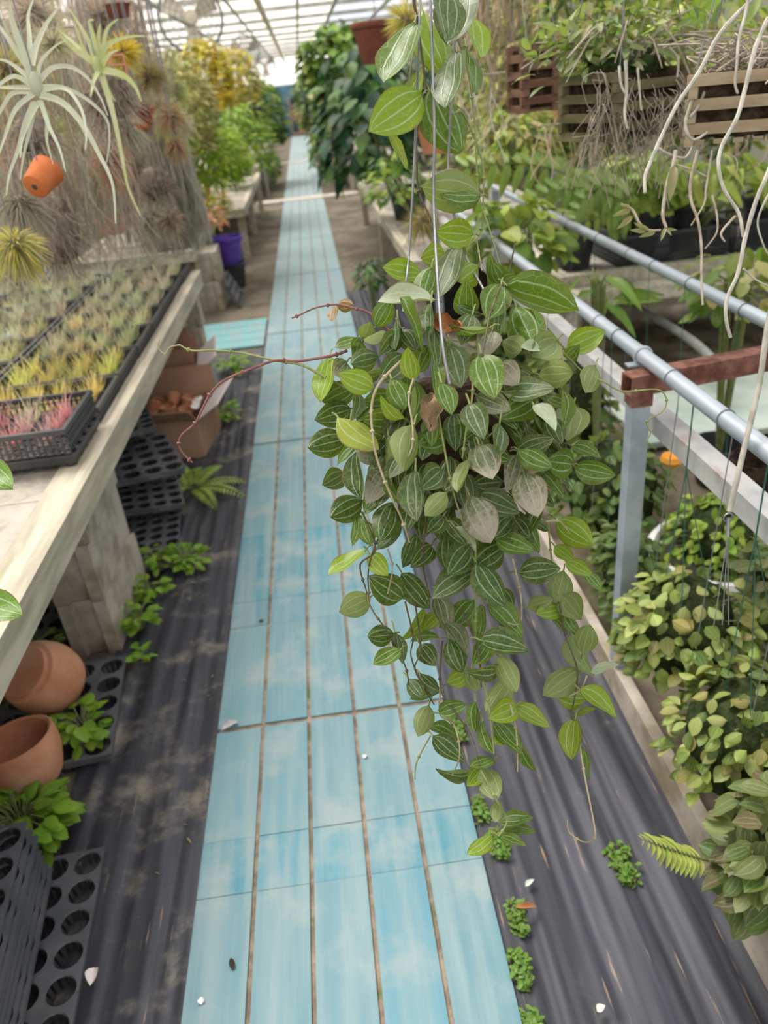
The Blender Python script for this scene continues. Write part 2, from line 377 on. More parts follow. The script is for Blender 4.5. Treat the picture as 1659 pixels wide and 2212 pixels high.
# wrinkled black ground cloth on both sides
def wr(x, y, s): return .008 + .030 * max(0, noise.noise(Vector((x * 17 + .6 * math.sin(y * 1.3), y * .45, s)))) ** 1.3 + .007 * noise.noise(Vector((x * 42, y * 1.6, s + 5)))
o = grid('ground_cloth', 'weed_cloth', -.80, -.434, -1.2, 5.12, 46, 150, lambda x, y: wr(x, y, 1.3)); del o['kind']
tag(o, 'wrinkled black woven ground cloth with dried silt between bench and blue path', 'ground cloth')
o = grid('ground_cloth', 'weed_cloth_clean', .178, .63, -1.2, 6.5, 60, 170, lambda x, y: wr(x, y, 7.7) * 1.35); del o['kind']
tag(o, 'rumpled black woven ground cloth between blue path and concrete kerb', 'ground cloth')
mb = MB(); mb.box((.628, -1.0, 0), (.658, 3.7, .10)); o = mb.build('kerb', 'concrete', None, False); tag(o, 'low concrete kerb at foot of the galvanised post', 'kerb')
grid('floor_bed', 'bed_soil', .65, 2.6, -1, 4.9, 40, 60, lambda x, y: .035 + .02 * noise.noise(Vector((x * 4, y * 4, 2))))

# roof: corrugated sheets laid across, steel purlins and long pipes
RZ = 2.6
roof = thing('ceiling', (0, 14, RZ), 'x', 'x'); struct(roof); del roof['category']; del roof['label']
def corr(x0, x1, y0, y1, z, amp=.012, waves=5):
    mb = MB(); vs = []; k = waves * 4
    for i in range(k + 1):
        y = y0 + (y1 - y0) * i / k; zz = z + amp * math.sin(2 * PI * waves * i / k)
        vs += [(x0, y, zz), (x1, y, zz)]
    mb.add(vs, [(2 * i, 2 * i + 1, 2 * i + 3, 2 * i + 2) for i in range(k)]); return mb
i = 0; y = -4.0
while y < 33.5:
    put('roof_sheet', corr(-3.5, .72, y, y + .62, RZ + .05 + (.02 if i % 2 else 0)).mesh('roof_sheet', 'roof_milky' if i % 3 == 1 else 'roof_clear'), roof)
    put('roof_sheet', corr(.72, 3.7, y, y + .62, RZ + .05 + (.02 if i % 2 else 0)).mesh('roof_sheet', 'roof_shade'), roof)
    y += .66; i += 1
y = -4.0
while y < 33.6:
    mb = MB(); mb.box((-3.5, y - .025, RZ - .03), (3.7, y + .025, RZ + .03)); mb.build('purlin', 'roof_steel', roof, False); y += 1.98
for x, r, mt in ((-2.6, .03, 'roof_steel'), (-1.55, .03, 'roof_steel'), (-.735, .022, 'roof_steel'), (-.36, .05, 'roof_cream'), (.15, .022, 'roof_steel'), (.68, .03, 'roof_steel'), (1.5, .03, 'roof_steel'), (2.6, .03, 'roof_steel')):
    mb = MB(); mb.tube([(x, -4, RZ - .06), (x, 33.5, RZ - .06)], r, 8); mb.build('pipe', mt, roof)
for nm, x in (('wall_left', -3.5), ('wall_right', 3.7)):
    wl = thing(nm, (x, 14, 0), 'x', 'x'); struct(wl); del wl['category']; del wl['label']
    for k in range(19):
        mb = MB(); mb.box((x - .01, -4 + k * 2, 0), (x + .01, -2.05 + k * 2, RZ + .02)); mb.build('wall_sheet', 'wall_sheet', wl, False)
        mb = MB(); mb.box((x - .04, -4.03 + k * 2, 0), (x + .04, -3.95 + k * 2, RZ)); mb.build('stud', 'roof_steel', wl, False)
wb = thing('wall_back', (0, 33.4, 0), 'x', 'x'); struct(wb); del wb['category']; del wb['label']
mb = MB(); mb.box((-3.5, 33.4, 1.74), (3.7, 33.45, RZ + .05)); mb.build('upper_sheet', 'end_sheet', wb, False)
mb = MB(); mb.box((-3.5, 33.4, 0), (3.7, 33.45, 1.74)); mb.build('blue_panel', 'blue_paint', wb, False)

# far shelf against the blue wall
sh = thing('shelf_rack', (-.1, 32.9, 0), 'small wooden shelf rack with dark goods against the blue far wall', 'shelf')
for z in (.06, .55, 1.0): mb = MB(); mb.box((-.42, 32.6, z), (.36, 33.2, z + .05)); mb.build('shelf_board', 'hazel_wood', sh, False)
for x in (-.42, .31):
    for yy in (32.6, 33.15): mb = MB(); mb.box((x, yy, 0), (x + .05, yy + .05, 1.35)); mb.build('upright', 'hazel_wood', sh, False)
def crate(loc, sx, sy, sz, mat, label, group=None):
    t = thing('storage_box', loc, label, 'box', group); x, y, z = loc
    mb = MB(); mb.box((x - sx, y - sy, z), (x + sx, y + sy, z + sz)); mb.build('body', mat, t, False)
    mb = MB(); mb.box((x - sx * 1.06, y - sy * 1.06, z + sz * .86), (x + sx * 1.06, y + sy * 1.06, z + sz)); mb.build('lid', mat, t, False); return t
crate((-.03, 32.85, 1.05), .29, .2, .22, 'black_plastic', 'black box on top of the far wooden shelf rack')
crate((-.13, 32.85, .60), .21, .2, .32, 'cardboard', 'brown carton on the middle board of the far shelf rack')
crate((.05, 32.85, .11), .2, .2, .3, 'hazel_wood', 'orange-brown box on the bottom board of the far shelf rack')
crate((.22, 32.7, .60), .08, .08, .2, 'white_plastic', 'small white tub beside brown carton on the far shelf rack')

# ------------------------------------------------------------------ left bench
BX, BZ = -.66, .68
bench = thing('plant_bench', (-1.4, 2.6, 0), 'long plant bench with pale weathered edge rail beside black cloth', 'bench')
mb = MB(); mb.box((BX - .035, .4, BZ - .07), (BX, 4.45, BZ + .012)); mb.build('edge_rail', 'weathered_wood', bench, False)
mb = MB(); mb.box((BX - .10, .4, BZ - .02), (BX - .038, 4.45, BZ + .006)); mb.build('edge_rail', 'weathered_wood', bench, False)
for k in range(9):
    a = .4 + k * .452; mb = MB(); mb.box((-2.3, a, BZ - .03), (BX - .101, a + .448, BZ)); mb.build('board', 'bench_board', bench, False)
for yy in (.42, 4.38): mb = MB(); mb.box((-2.3, yy, BZ - .1), (BX - .036, yy + .05, BZ - .031)); mb.build('crossbeam', 'weathered_wood', bench, False)

def block_mesh():
    mb = MB()   # hollow block: length along y .4, width .15, height .2, recessed ends
    w2 = .075; l2 = .21; h = .198
    out = [(-w2, -l2), (-w2 + .04, -l2), (-w2 + .045, -l2 + .02), (w2 - .045, -l2 + .02), (w2 - .04, -l2), (w2, -l2),
           (w2, l2), (w2 - .04, l2), (w2 - .045, l2 - .02), (-w2 + .045, l2 - .02), (-w2 + .04, l2), (-w2, l2)]
    n_ = len(out); mb.add([(x, y, 0) for x, y in out] + [(x, y, h) for x, y in out], [(i, (i + 1) % n_, n_ + (i + 1) % n_, n_ + i) for i in range(n_)] + [tuple(range(n_, 2 * n_)), tuple(range(n_ - 1, -1, -1))])
    return mb.mesh('block', 'concrete', False)
BLK = block_mesh()
def pillar(x, y, nb, label, h=.2, sx=1.0, sy=1.0):
    t = thing('block_pillar', (x, y, 0), label, 'pillar')
    for k in range(nb):
        put('block', BLK, t, Matrix.Translation((x + U(-.006, .006), y + U(-.006, .006), k * h)) @ Matrix.Rotation(U(-.03, .03), 4, 'Z') @ Matrix.Diagonal((sx, sy, h / .2, 1)))
    return t
pillar(-.86, 2.22, 3, 'stacked concrete block pillar under bench rail, beside black cell trays', .2)
pillar(-.745, 4.41, 3, 'slim concrete block pillar under the bench corner by the brown cartons', .2, .55, .25)
pillar(-1.9, 2.3, 3, 'stacked concrete block pillar deep in the shade under the long bench', .2)
pillar(-.90, 6.6, 2, 'greenish concrete block pillar below the low bench with purple pot', .23, 1.2, .9)
pillar(-1.5, 6.9, 2, 'concrete block pillar under the rear half of the low bench', .23)

# second and third benches on the left, one long bench on the right
def low_bench(x0, x1, y0, y1, z, label, posts, mat='weathered_wood'):
    t = thing('plant_bench', ((x0 + x1) / 2, (y0 + y1) / 2, 0), label, 'bench')
    n_ = max(2, int((y1 - y0) / .9)); s_ = (y1 - y0) / n_
    for k in range(n_): mb = MB(); mb.box((x0 + .04, y0 + k * s_, z - .03), (x1 - .04, y0 + (k + 1) * s_ - .01, z)); mb.build('board', 'bench_board', t, False)
    for x in (x0, x1 - .06): mb = MB(); mb.box((x, y0, z - .07), (x + .06, y1, z + .012)); mb.build('edge_rail', mat, t, False)
    mb = MB(); mb.box((x0, y0 - .05, z - .07), (x1, y0 + .01, z + .012)); mb.build('end_rail', mat, t, False)
    for px, py in posts: mb = MB(); mb.box((px - .035, py - .035, 0), (px + .035, py + .035, z - .03)); mb.build('leg', mat, t, False)
    return t
low_bench(-1.9, -.95, 6.3, 8.1, .5, 'low timber bench end carrying red-potted ferns beside purple pot', ((-1.8, 8.0), (-1.02, 8.0)))
low_bench(-2.0, -.70, 8.5, 12.4, .5, 'far low timber bench with slanting pale legs beyond the purple pot', ((-.76, 8.6), (-.76, 10.2), (-.76, 12.3), (-1.9, 8.6), (-1.9, 12.3)))
low_bench(.56, 1.9, 4.95, 10.0, .5, 'pale timber bench along the aisle behind the hanging plant', ((.62, 5.05), (.62, 7.5), (.62, 9.9), (1.8, 5.05), (1.8, 9.9)))
low_bench(.62, 2.0, 13.2, 22, .5, 'farther timber bench beyond the pale cross board', ((.68, 13.3), (.68, 21.9), (1.9, 13.3), (1.9, 21.9)))
low_bench(-2.0, -.78, 13.6, 22, .5, 'farthest timber bench across the path from leafy climbers', ((-.84, 13.7), (-.84, 21.9), (-1.9, 13.7), (-1.9, 21.9)))
for nm, a, b, mt, r, lb in (('prop_pole', (580, 425, 0), (562, 345, .75), 'metal_shade', .03, 'grey metal prop pole leaning by the far left bench'),
                            ('prop_pole', (732, 418, 0), (718, 325, .75), 'hazel_wood', .028, 'thin tan wooden stake standing on the pale cross board')):
    p = onz(*a); q = p + Vector((-.02, .0, 1.0)); mb = MB(); mb.tube([p, q], r, 6); o = mb.build(nm, mt); tag(o, lb, 'pole')

# bench trays -------------------------------------------------------
def tray_meshes(sx, sy, h):
    r = MB(); t = .012
    for lo, hi in (((-sx, -sy, h - .014), (sx, -sy + t, h)), ((-sx, sy - t, h - .014), (sx, sy, h)), ((-sx, -sy + t, h - .014), (-sx + t, sy - t, h)), ((sx - t, -sy + t, h - .014), (sx, sy - t, h))): r.box(lo, hi)
    l = MB()
    for k in range(int(2 * sx / .016)):
        x = -sx + .008 + k * .016
        for y in (-sy + .003, sy - .007): l.box((x, y, .004), (x + .006, y + .004, h - .013))
    for k in range(int(2 * sy / .016)):
        y = -sy + .008 + k * .016
        for x in (-sx + .003, sx - .007): l.box((x, y, .004), (x + .004, y + .006, h - .013))
    for z in (.022, .045):
        for lo, hi in (((-sx + .002, -sy + .002, z), (sx - .002, -sy + .006, z + .004)), ((-sx + .002, sy - .006, z), (sx - .002, sy - .002, z + .004)), ((-sx + .002, -sy, z), (-sx + .006, sy, z + .004)), ((sx - .006, -sy, z), (sx - .002, sy, z + .004))): l.box(lo, hi)
    b = MB()
    for k in range(int(2 * sx / .022)): x = -sx + .004 + k * .022; b.box((x, -sy + .004, .002), (x + .010, sy - .004, .006))
    for k in range(int(2 * sy / .022)): y = -sy + .004 + k * .022; b.box((-sx + .004, y, .0025), (sx - .004, y + .010, .0065))
    return r.mesh('rim', 'black_plastic', False), l.mesh('lattice', 'black_plastic', False), b.mesh('base_grid', 'black_plastic', False)
TR = tray_meshes(.215, .152, .050); TRD = tray_meshes(.215, .152, .072)
def mesh_tray(x, y, z, label, group, rz=0, tilt=0, ms=TR):
    t = thing('mesh_tray', (x, y, z), label, 'tray', group)
    M = Matrix.Rotation(rz, 4, 'Z') @ Matrix.Rotation(tilt, 4, 'X')
    put('rim', ms[0], t, M, False); put('lattice', ms[1], t, M, False, 'stuff'); put('base_grid', ms[2], t, M, False, 'stuff'); return t

def cell_meshes(nx, ny, p, r, hc, pm='grey_plastic'):
    pl = MB(); K = 16
    for i in range(nx):
        for j in range(ny):
            cx = (i - (nx - 1) / 2) * p; cy = (j - (ny - 1) / 2) * p; vs = []
            for k in range(K):
                a = 2 * PI * k / K; q = max(abs(math.cos(a)), abs(math.sin(a)))
                vs += [(cx + math.cos(a) / q * p / 2, cy + math.sin(a) / q * p / 2, 0), (cx + math.cos(a) * r, cy + math.sin(a) * r, 0), (cx + math.cos(a) * (r - .002), cy + math.sin(a) * (r - .002), -.004)]
            pl.add(vs, [q for k in range(K) for q in ((3 * k, 3 * ((k + 1) % K), 3 * ((k + 1) % K) + 1, 3 * k + 1), (3 * k + 1, 3 * ((k + 1) % K) + 1, 3 * ((k + 1) % K) + 2, 3 * k + 2))])
    X = nx * p / 2; Y = ny * p / 2
    pl.add([(-X, -Y, 0), (X, -Y, 0), (X, Y, 0), (-X, Y, 0), (-X, -Y, -.006), (X, -Y, -.006), (X, Y, -.006), (-X, Y, -.006), (-X + .005, -Y + .005, -.007), (X - .005, -Y + .005, -.007), (X - .005, Y - .005, -.007), (-X + .005, Y - .005, -.007), (-X + .006, -Y + .006, -.026), (X - .006, -Y + .006, -.026), (X - .006, Y - .006, -.026), (-X + .006, Y - .006, -.026)],
           [(o + k, o + 4 + k, o + 4 + (k + 1) % 4, o + (k + 1) % 4) for o in (0, 4, 8) for k in range(4)])
    cp = MB(); K = 12
    for k in range(K):   # slotted cup: ribs and a floor ring
        a = 2 * PI * k / K; a2 = a + 2 * PI / K * .62; r1 = r * .72
        cp.add([(math.cos(a) * r, math.sin(a) * r, -.002), (math.cos(a2) * r, math.sin(a2) * r, -.002), (math.cos(a2) * r1, math.sin(a2) * r1, -hc), (math.cos(a) * r1, math.sin(a) * r1, -hc)], [(0, 1, 2, 3)])
    cp.lathe([(r * .74, -hc), (r * .35, -hc)], 12)
    return pl.mesh('cell_plate', pm, False), cp.mesh('cup', 'black_plastic', False), nx, ny, p
def cell_tray(M, cm, label, group=None, cups=True, cat='tray'):
    t = thing('cell_tray', M.translation, label, cat, group); R_ = M.copy(); R_.translation = (0, 0, 0)
    put('cell_plate', cm[0], t, R_, False)
    if cups:
        for i in range(cm[2]):
            for j in range(cm[3]): put('cup', cm[1], t, R_ @ Matrix.Translation(((i - (cm[2] - 1) / 2) * cm[4], (j - (cm[3] - 1) / 2) * cm[4], 0)), False)
    return t
CM_S = cell_meshes(4, 7, .062, .026, .045); CM_L = cell_meshes(4, 5, .082, .035, .05); CM_M = cell_meshes(5, 6, .07, .030, .05)
TZ = Matrix.Translation
def TM(x, y, z, rz=0, rx=0, ry=0): return TZ((x, y, z)) @ Matrix.Rotation(rz, 4, 'Z') @ Matrix.Rotation(rx, 4, 'X') @ Matrix.Rotation(ry, 4, 'Y')

# a cell tray under the first mesh tray, its outer row of holes showing
CM_B = cell_meshes(8, 5, .056, .023, .035, 'black_plastic')
cell_tray(TM(-.925, 2.055, BZ + .045), CM_B, 'black round-hole cell tray under the tray of pink air plants')
rows = [2.065 + k * .318 for k in range(8)]
tp = []
for ci, xc in enumerate((-.925, -1.37, -1.815)):
    for k, yc in enumerate(rows):
        z = BZ + (.046 if (k == 0 and ci == 0) else .006)
        od = ('first', 'second', 'third', 'fourth', 'fifth', 'sixth', 'seventh', 'last')[k]; cl_ = ('along edge rail', 'middle row', 'innermost row')[ci]
        lb = 'black mesh tray of pink air plants at the near end of the bench' if (k == 0 and ci == 0) else 'black air plant tray, %s from bare bench end, %s' % (od, cl_)
        mesh_tray(xc + U(-.003, .003), yc, z, lb, None if (k == 0 and ci == 0) else 'mesh trays on the long bench', ms=TRD if (k == 0 and ci == 0) else TR); tp.append((xc, yc, z, ci, k))

# air plants: tufts of narrow leaves ---------------------------------
def tuft_mesh(n_, Ln, wd, spread, droop, seed, seg=3, rmax=None, mat='tuft', tipc=(1, 1, 1), basec=None):
    mb = MB(); r0 = random.Random(seed)
    for i in range(n_):
        q = r0.uniform(0, 2 * PI); el = r0.uniform(*spread); d = Vector((math.cos(q) * math.cos(el), math.sin(q) * math.cos(el), math.sin(el)))
        l = Ln * r0.uniform(.6, 1.1); pts = []; ws = []
        for k in range(seg + 1):
            s = k / seg; p_ = d * l * s + Vector((0, 0, -droop * l * s * s)); h_ = math.hypot(p_.x, p_.y)
            if rmax and h_ > 1e-6: f_ = rmax * math.tanh(h_ / rmax) / h_; p_ = Vector((p_.x * f_, p_.y * f_, p_.z + (h_ - h_ * f_) * .6))
            if rmax and p_.z > .055: f_ = 1 + min(.9, (p_.z - .055) * 16); p_.x *= f_; p_.y *= f_      # fans out above the tray rim
            p_.z = max(p_.z, .002 + .01 * s); pts.append(p_); ws.append(wd * (1 - s * .92))
        g = r0.uniform(.75, 1.15); mb.ribbon(pts, ws, (0, 0, 1), (g, g, g), .2)
    return mb.mesh('leaves', mat)
AIR = [tuft_mesh(54, .115, .0062, (.25, 1.5), .2, 11, 5, .044), tuft_mesh(48, .125, .0056, (.3, 1.45), .25, 12, 5, .044), tuft_mesh(60, .108, .0056, (.2, 1.5), .15, 13, 5, .044)]
def airplant(x, y, z, s, col, label, group, rz=None, name='air_plant'):
    o = put(name, AIR[rnd.randrange(3)], None, TZ((x, y, z)) @ Matrix.Rotation(U(0, 6.28) if rz is None else rz, 4, 'Z') @ Matrix.Rotation(U(-.08, .08), 4, 'X') @ Matrix.Scale(s, 4), color=(*col, 1)); tag(o, label, 'air plant', group); return o
cnt = 0
for (xc, yc, z, ci, k) in tp:
    for i in range(4):
        for j in range(3):
            x = xc + (i - 1.5) * .096 + U(-.003, .003); y = yc + (j - 1) * .087 + U(-.002, .002)
            if k == 0 and ci == 0:
                col = jit(rnd.choice(((.80, .42, .42), (.72, .50, .46), (.62, .62, .42), (.85, .36, .40))), .1)
                airplant(x, y, z + .009, U(.9, 1.05), col, 'pinkish small air plant in the nearest mesh tray', 'pink air plants in the nearest tray')
            else:
                base = (.74, .68, .24) if k in (1, 2) else ((.68, .66, .40) if k < 5 else (.64, .62, .44))
                airplant(x, y, z + .009, U(.92, 1.08), jit(base, .22), 'small pale air plant in tray %s from bare bench end, %s' % (('first', 'second', 'third', 'fourth', 'fifth', 'sixth', 'seventh', 'last')[k], ('along edge rail', 'middle row', 'innermost row')[ci]), 'small air plants in the bench trays')
            cnt += 1
BIG = [tuft_mesh(36, .20, .008, (.0, 1.4), .35, 21, 5), tuft_mesh(30, .19, .007, (-.1, 1.3), .55, 22, 5)]
for px, py, z, s, col, lb in ((640, 665, .74, 1.0, (.50, .56, .46), 0), (300, 610, .76, .95, (.42, .52, .46), 0)):
    pass
for k, (px, py, s, col, lb) in enumerate(((235, 600, .95, (.55, .60, .50), 'large silvery wiry air plant standing on the bench trays near their far corner'), (105, 600, .8, (.46, .54, .50), 'bluish grey wiry air plant standing behind small tufts on the bench'),
                                          (330, 570, .7, (.50, .56, .36), 'olive wiry air plant at the far corner of the bench'), (20, 730, .5, (.55, .58, .55), 'grey wiry air plant on the inner tray column'))):
    p = onz(px, py, .76); put_ = put('wiry_air_plant', BIG[k % 2], None, TZ((p.x, p.y, .760)) @ Matrix.Scale(s, 4), color=(*col, 1)); tag(put_, lb, 'air plant')

# ------------------------------------------------------------------ pots
def pot_prof(r0, r1, h, rim=.15, t=.009):
    return [(0, 0), (r0 * .96, 0), (r0, .004), (r0 + (r1 - r0) * (1 - rim), h * (1 - rim)), (r1 * 1.03, h * (1 - rim)), (r1 * 1.06, h * (1 - rim) + .006), (r1 * 1.06, h - .003), (r1 * 1.03, h), (r1 * 1.06 - t, h), (r1 - t, h * (1 - rim)), (r0 - t, t), (0, t)]
def bowl_prof(r, h, t=.011, cl=.66):
    pr = []
    for k in range(9):
        s = k / 8; pr.append((r * (.62 + .40 * math.sin(PI * (.12 + cl * s))), h * s))
    inn = [(a - t, b + (t if i == 0 else 0)) for i, (a, b) in enumerate(pr)]
    pr = [(pr[0][0] * .94, 0), (pr[0][0] * .96, h * .09), (pr[1][0], h * .11)] + pr[2:]
    return [(0, 0)] + pr + [(pr[-1][0] - t * .5, h + .004)] + inn[::-1] + [(0, t)]
def potobj(name, prof, mat, M, label, cat='pot', group=None, n_=28):
    mb = MB(); mb.lathe(prof, n_); o = put(name, mb.mesh(name, mat), None, M); return tag(o, label, cat, group)

# ------------------------------------------------------------------ under the bench: pots, cell trays, cartons
p = onz(85, 1540, .09)
potobj('terracotta_pot', bowl_prof(.098, .15), 'terracotta', TZ((-.925, 1.675, .232)) @ Matrix.Rotation(-2.55, 4, 'X') @ Matrix.Rotation(.30, 4, 'Y'), 'upturned terracotta pot showing its base, on the cell tray')
potobj('terracotta_pot', bowl_prof(.098, .125, .013, .47), 'terracotta', TZ((-.885, 1.455, .056)) @ Matrix.Rotation(-.12, 4, 'X') @ Matrix.Rotation(-.12, 4, 'Y'), 'open empty terracotta pot lying tilted among green weeds')
potobj('terracotta_pot', bowl_prof(.095, .14, .013, .47), 'terracotta', TZ((-1.0, 1.32, .03)) @ Matrix.Rotation(.1, 4, 'X') @ Matrix.Rotation(-.2, 4, 'Y'), 'terracotta pot half hidden by leafy weeds beside the grey tray stack')
cell_tray(TM(-.885, 1.70, .052, .10), CM_L, 'grey cell tray with slotted round holes beside two terracotta pots')
cell_tray(TM(-1.13, 2.14, .05, .04), CM_L, 'grey cell tray in the shade at the foot of the block pillar')
cell_tray(TM(-.80, 2.64, .052, .12, .0, .02), CM_S, 'small-hole black cell tray flat on the ground past the block pillar')
cell_tray(TM(-.83, 2.95, .14, .25, .05, .12), CM_S, 'small-hole cell tray tilted, middle of the pile past the block pillar')
cell_tray(TM(-.86, 2.98, .25, .35, .02, .06), CM_L, 'large-hole grey cell tray topmost of the pile past the block pillar')
cell_tray(TM(-.95, 3.24, .338, .3, .0, -.02), CM_S, 'cell tray leaning on the near brown carton')
# nearest: stack of trays on a ground tray
cell_tray(TM(-.815, 1.00, .055, .06), CM_M, 'single grey cell tray on the ground, under the tall tray stack')
for k in range(8):
    cell_tray(TM(-.895 + U(-.004, .004), .92 + U(-.004, .004), .10 + k * .021, .10 + U(-.008, .008)), CM_M if k < 7 else CM_M, 'grey cell tray, %s from the bottom of the nested tray stack' % ('first', 'second', 'third', 'fourth', 'fifth', 'sixth', 'seventh')[min(k, 6)] if k < 7 else 'grey cell tray topmost of the nested tray stack', 'nested cell trays' if k < 7 else None, cups=(k == 7))
cell_tray(TM(-.985, 1.03, .352, .25, .22, .05), CM_M, 'grey cell tray lying askew across the top of the tray stack')

def carton(x, y, sx, sy, h, label, rz, flap):
    t = thing('carton', (x, y, 0), label, 'box', None, rz); w_ = .006
    for nm, lo, hi in (('side', (-sx, -sy, 0), (sx, -sy + w_, h)), ('side', (-sx, sy - w_, 0), (sx, sy, h)), ('side', (-sx, -sy + w_, 0), (-sx + w_, sy - w_, h)), ('side', (sx - w_, -sy + w_, 0), (sx, sy - w_, h)), ('bottom', (-sx + w_, -sy + w_, 0), (sx - w_, sy - w_, w_))):
        mb = MB(); mb.box(lo, hi); mb.build(nm, 'cardboard', t, False, False)
    for (ox, oy, ln, dep_, a, ax) in ((0, -sy, sx, .14, flap, 'X'), (0, sy, sx, .14, -flap * .3, 'X'), (sx, 0, sy, .13, 1.0, 'Y'), (-sx, 0, sy, .13, -.5, 'Y')):
        mb = MB()
        if ax == 'X':
            M = TZ((ox, oy, h)) @ Matrix.Rotation(a, 4, 'X'); mb.box((-ln, -.003, 0), (ln, .003, dep_), M)
        else:
            M = TZ((ox, oy, h)) @ Matrix.Rotation(a, 4, 'Y'); mb.box((-.003, -ln, 0), (.003, ln, dep_), M)
        mb.build('flap', 'cardboard' if ax == 'X' else 'paper', t, False, False)
    return t
carton(-.83, 3.66, .185, .19, .20, 'open brown carton of terracotta pots and white paper, beside green fern', -.12, .9)
carton(-.90, 4.145, .17, .2, .27, 'brown carton heaped with terracotta pots near the bench corner', .1, .25)
carton(-1.15, 4.6, .17, .17, .16, 'squashed brown carton between the two cartons of pots', .05, .5)
for k in range(9):      # each pot has room of its own in the heap
    x = -.83 + (k % 3 - 1) * .084; y = 3.70 + (k // 3 - 1) * .084; potobj('small_pot', pot_prof(.026, .036, .06, .2, .005), 'terracotta', TM(x, y, .175 + .02 * (k % 2), U(0, 6), U(-.9, .9)) @ TZ((0, 0, -.03)), 'small terracotta pot inside the near open carton', 'pot', 'small pots in the near carton', 14)
for k in range(12):
    x = -.90 + (k % 3 - 1) * .097; y = 4.145 + (k // 3 - 1.5) * .092; potobj('small_pot', pot_prof(.026, .037, .062, .2, .005), 'terracotta', TM(x, y, .25 + .03 * ((k + k // 3) % 2), U(0, 6), U(-.9, .9)) @ TZ((0, 0, -.031)), 'small terracotta pot heaped in the far carton', 'pot', 'small pots in the far carton', 14)
for k, (x, y, wx, wy) in enumerate(((-.85, 3.525, .22, .06), (-.692, 3.67, .045, .15), (-.975, 3.65, .05, .18))):
    mb = MB(); vs = []; g = 6
    for j in range(g + 1):
        for i in range(g + 1): vs.append((x + (i / g - .5) * wx, y + (j / g - .5) * wy, .212 + .03 * noise.noise(Vector((i * .7, j * .7, k * 3.3)))))
    mb.add(vs, [(j * (g + 1) + i, j * (g + 1) + i + 1, (j + 1) * (g + 1) + i + 1, (j + 1) * (g + 1) + i) for j in range(g) for i in range(g)])
    o = mb.build('crumpled_paper', 'paper'); tag(o, 'crumpled white paper tucked among the small pots in the open carton', 'paper', 'paper in the near carton')
# purple pot and its neighbours by the low bench
p = onz(493, 548, .22); potobj('nursery_pot', pot_prof(.10, .13, .22), 'black_plastic', TZ((-.795, 7.2, 0)), 'black nursery pot under the purple pot')
potobj('nursery_pot', pot_prof(.10, .14, .24), 'purple_plastic', TZ((-.795, 7.2, .205)), 'bright purple nursery pot by the low bench')
cell_tray(TM(-.735, 6.6, .125, 0, 0, 1.12), CM_S, 'cell tray leaning below the purple pot', cups=False)

# ------------------------------------------------------------------ leaves as single objects
def leaf_mesh(name, mat, wr_=.6, cup=.1, bend=.12, twist=.0, nu=6, nv=8, prof=.85, sharp=.75, crumple=0.0):
    mb = MB(); vs = []; uv = []
    for j in range(nv + 1):
        s = j / nv; wd = max(.012 if j in (0, nv) else 0, (math.sin(PI * min(1, s) ** prof)) ** sharp) * wr_ * .5
        for i in range(nu + 1):
            a = 2 * i / nu - 1; x = a * wd; z = cup * wd * a * a * 1.6 - bend * (s - .0) ** 2 + .02 * math.sin(s * 9 + a * 2)
            z += twist * a * wd * (s - .3) + crumple * noise.noise(Vector((a * 1.7, s * 4, wr_ * 9)))
            x += crumple * .5 * noise.noise(Vector((a * 2 + 7, s * 5, 1)))
            vs.append((x, s, z)); uv.append(((a + 1) / 2, s))
    k = nu + 1; mb.add(vs, [(j * k + i, j * k + i + 1, (j + 1) * k + i + 1, (j + 1) * k + i) for j in range(nv) for i in range(nu)], uv=uv)
    return mb.mesh(name, mat)
HL = [leaf_mesh('leaf', 'hoya_leaf', .64, .10, .05), leaf_mesh('leaf', 'hoya_leaf', .62, .35, .14, .3), leaf_mesh('leaf', 'hoya_leaf', .66, -.25, .12, -.3), leaf_mesh('leaf', 'hoya_leaf', .60, .2, -.10, .2)]
SL = [leaf_mesh('leaf', 'small_leaf', .78, .3, .12, nu=4, nv=5), leaf_mesh('leaf', 'small_leaf', .68, .1, .2, .2, 4, 5), leaf_mesh('leaf', 'small_leaf', .72, -.3, .1, -.2, 4, 5)]
NL = [leaf_mesh('leaf', 'plain_leaf', .26, .4, .15, .1, 4, 6, .8), leaf_mesh('leaf', 'plain_leaf', .24, .3, .3, -.2, 4, 6, .8)]
WL = [leaf_mesh('leaf', 'plain_leaf', .7, .15, .2, .1, 4, 6, .75, .6), leaf_mesh('leaf', 'plain_leaf', .62, -.1, .3, -.2, 4, 6, .75, .6)]
LONG = [leaf_mesh('leaf', 'plain_leaf', .13, .5, .35, .1, 4, 10, .7)]
def orient(b, d, nrm, s, sw=1.0):
    d = Vector(d).normalized(); nrm = Vector(nrm); x = d.cross(nrm)
    if x.length < 1e-6: x = d.orthogonal()
    x.normalize(); z = x.cross(d)
    M = Matrix(((x.x * s * sw, d.x * s, z.x * s, b[0]), (x.y * s * sw, d.y * s, z.y * s, b[1]), (x.z * s * sw, d.z * s, z.z * s, b[2]), (0, 0, 0, 1))); return M

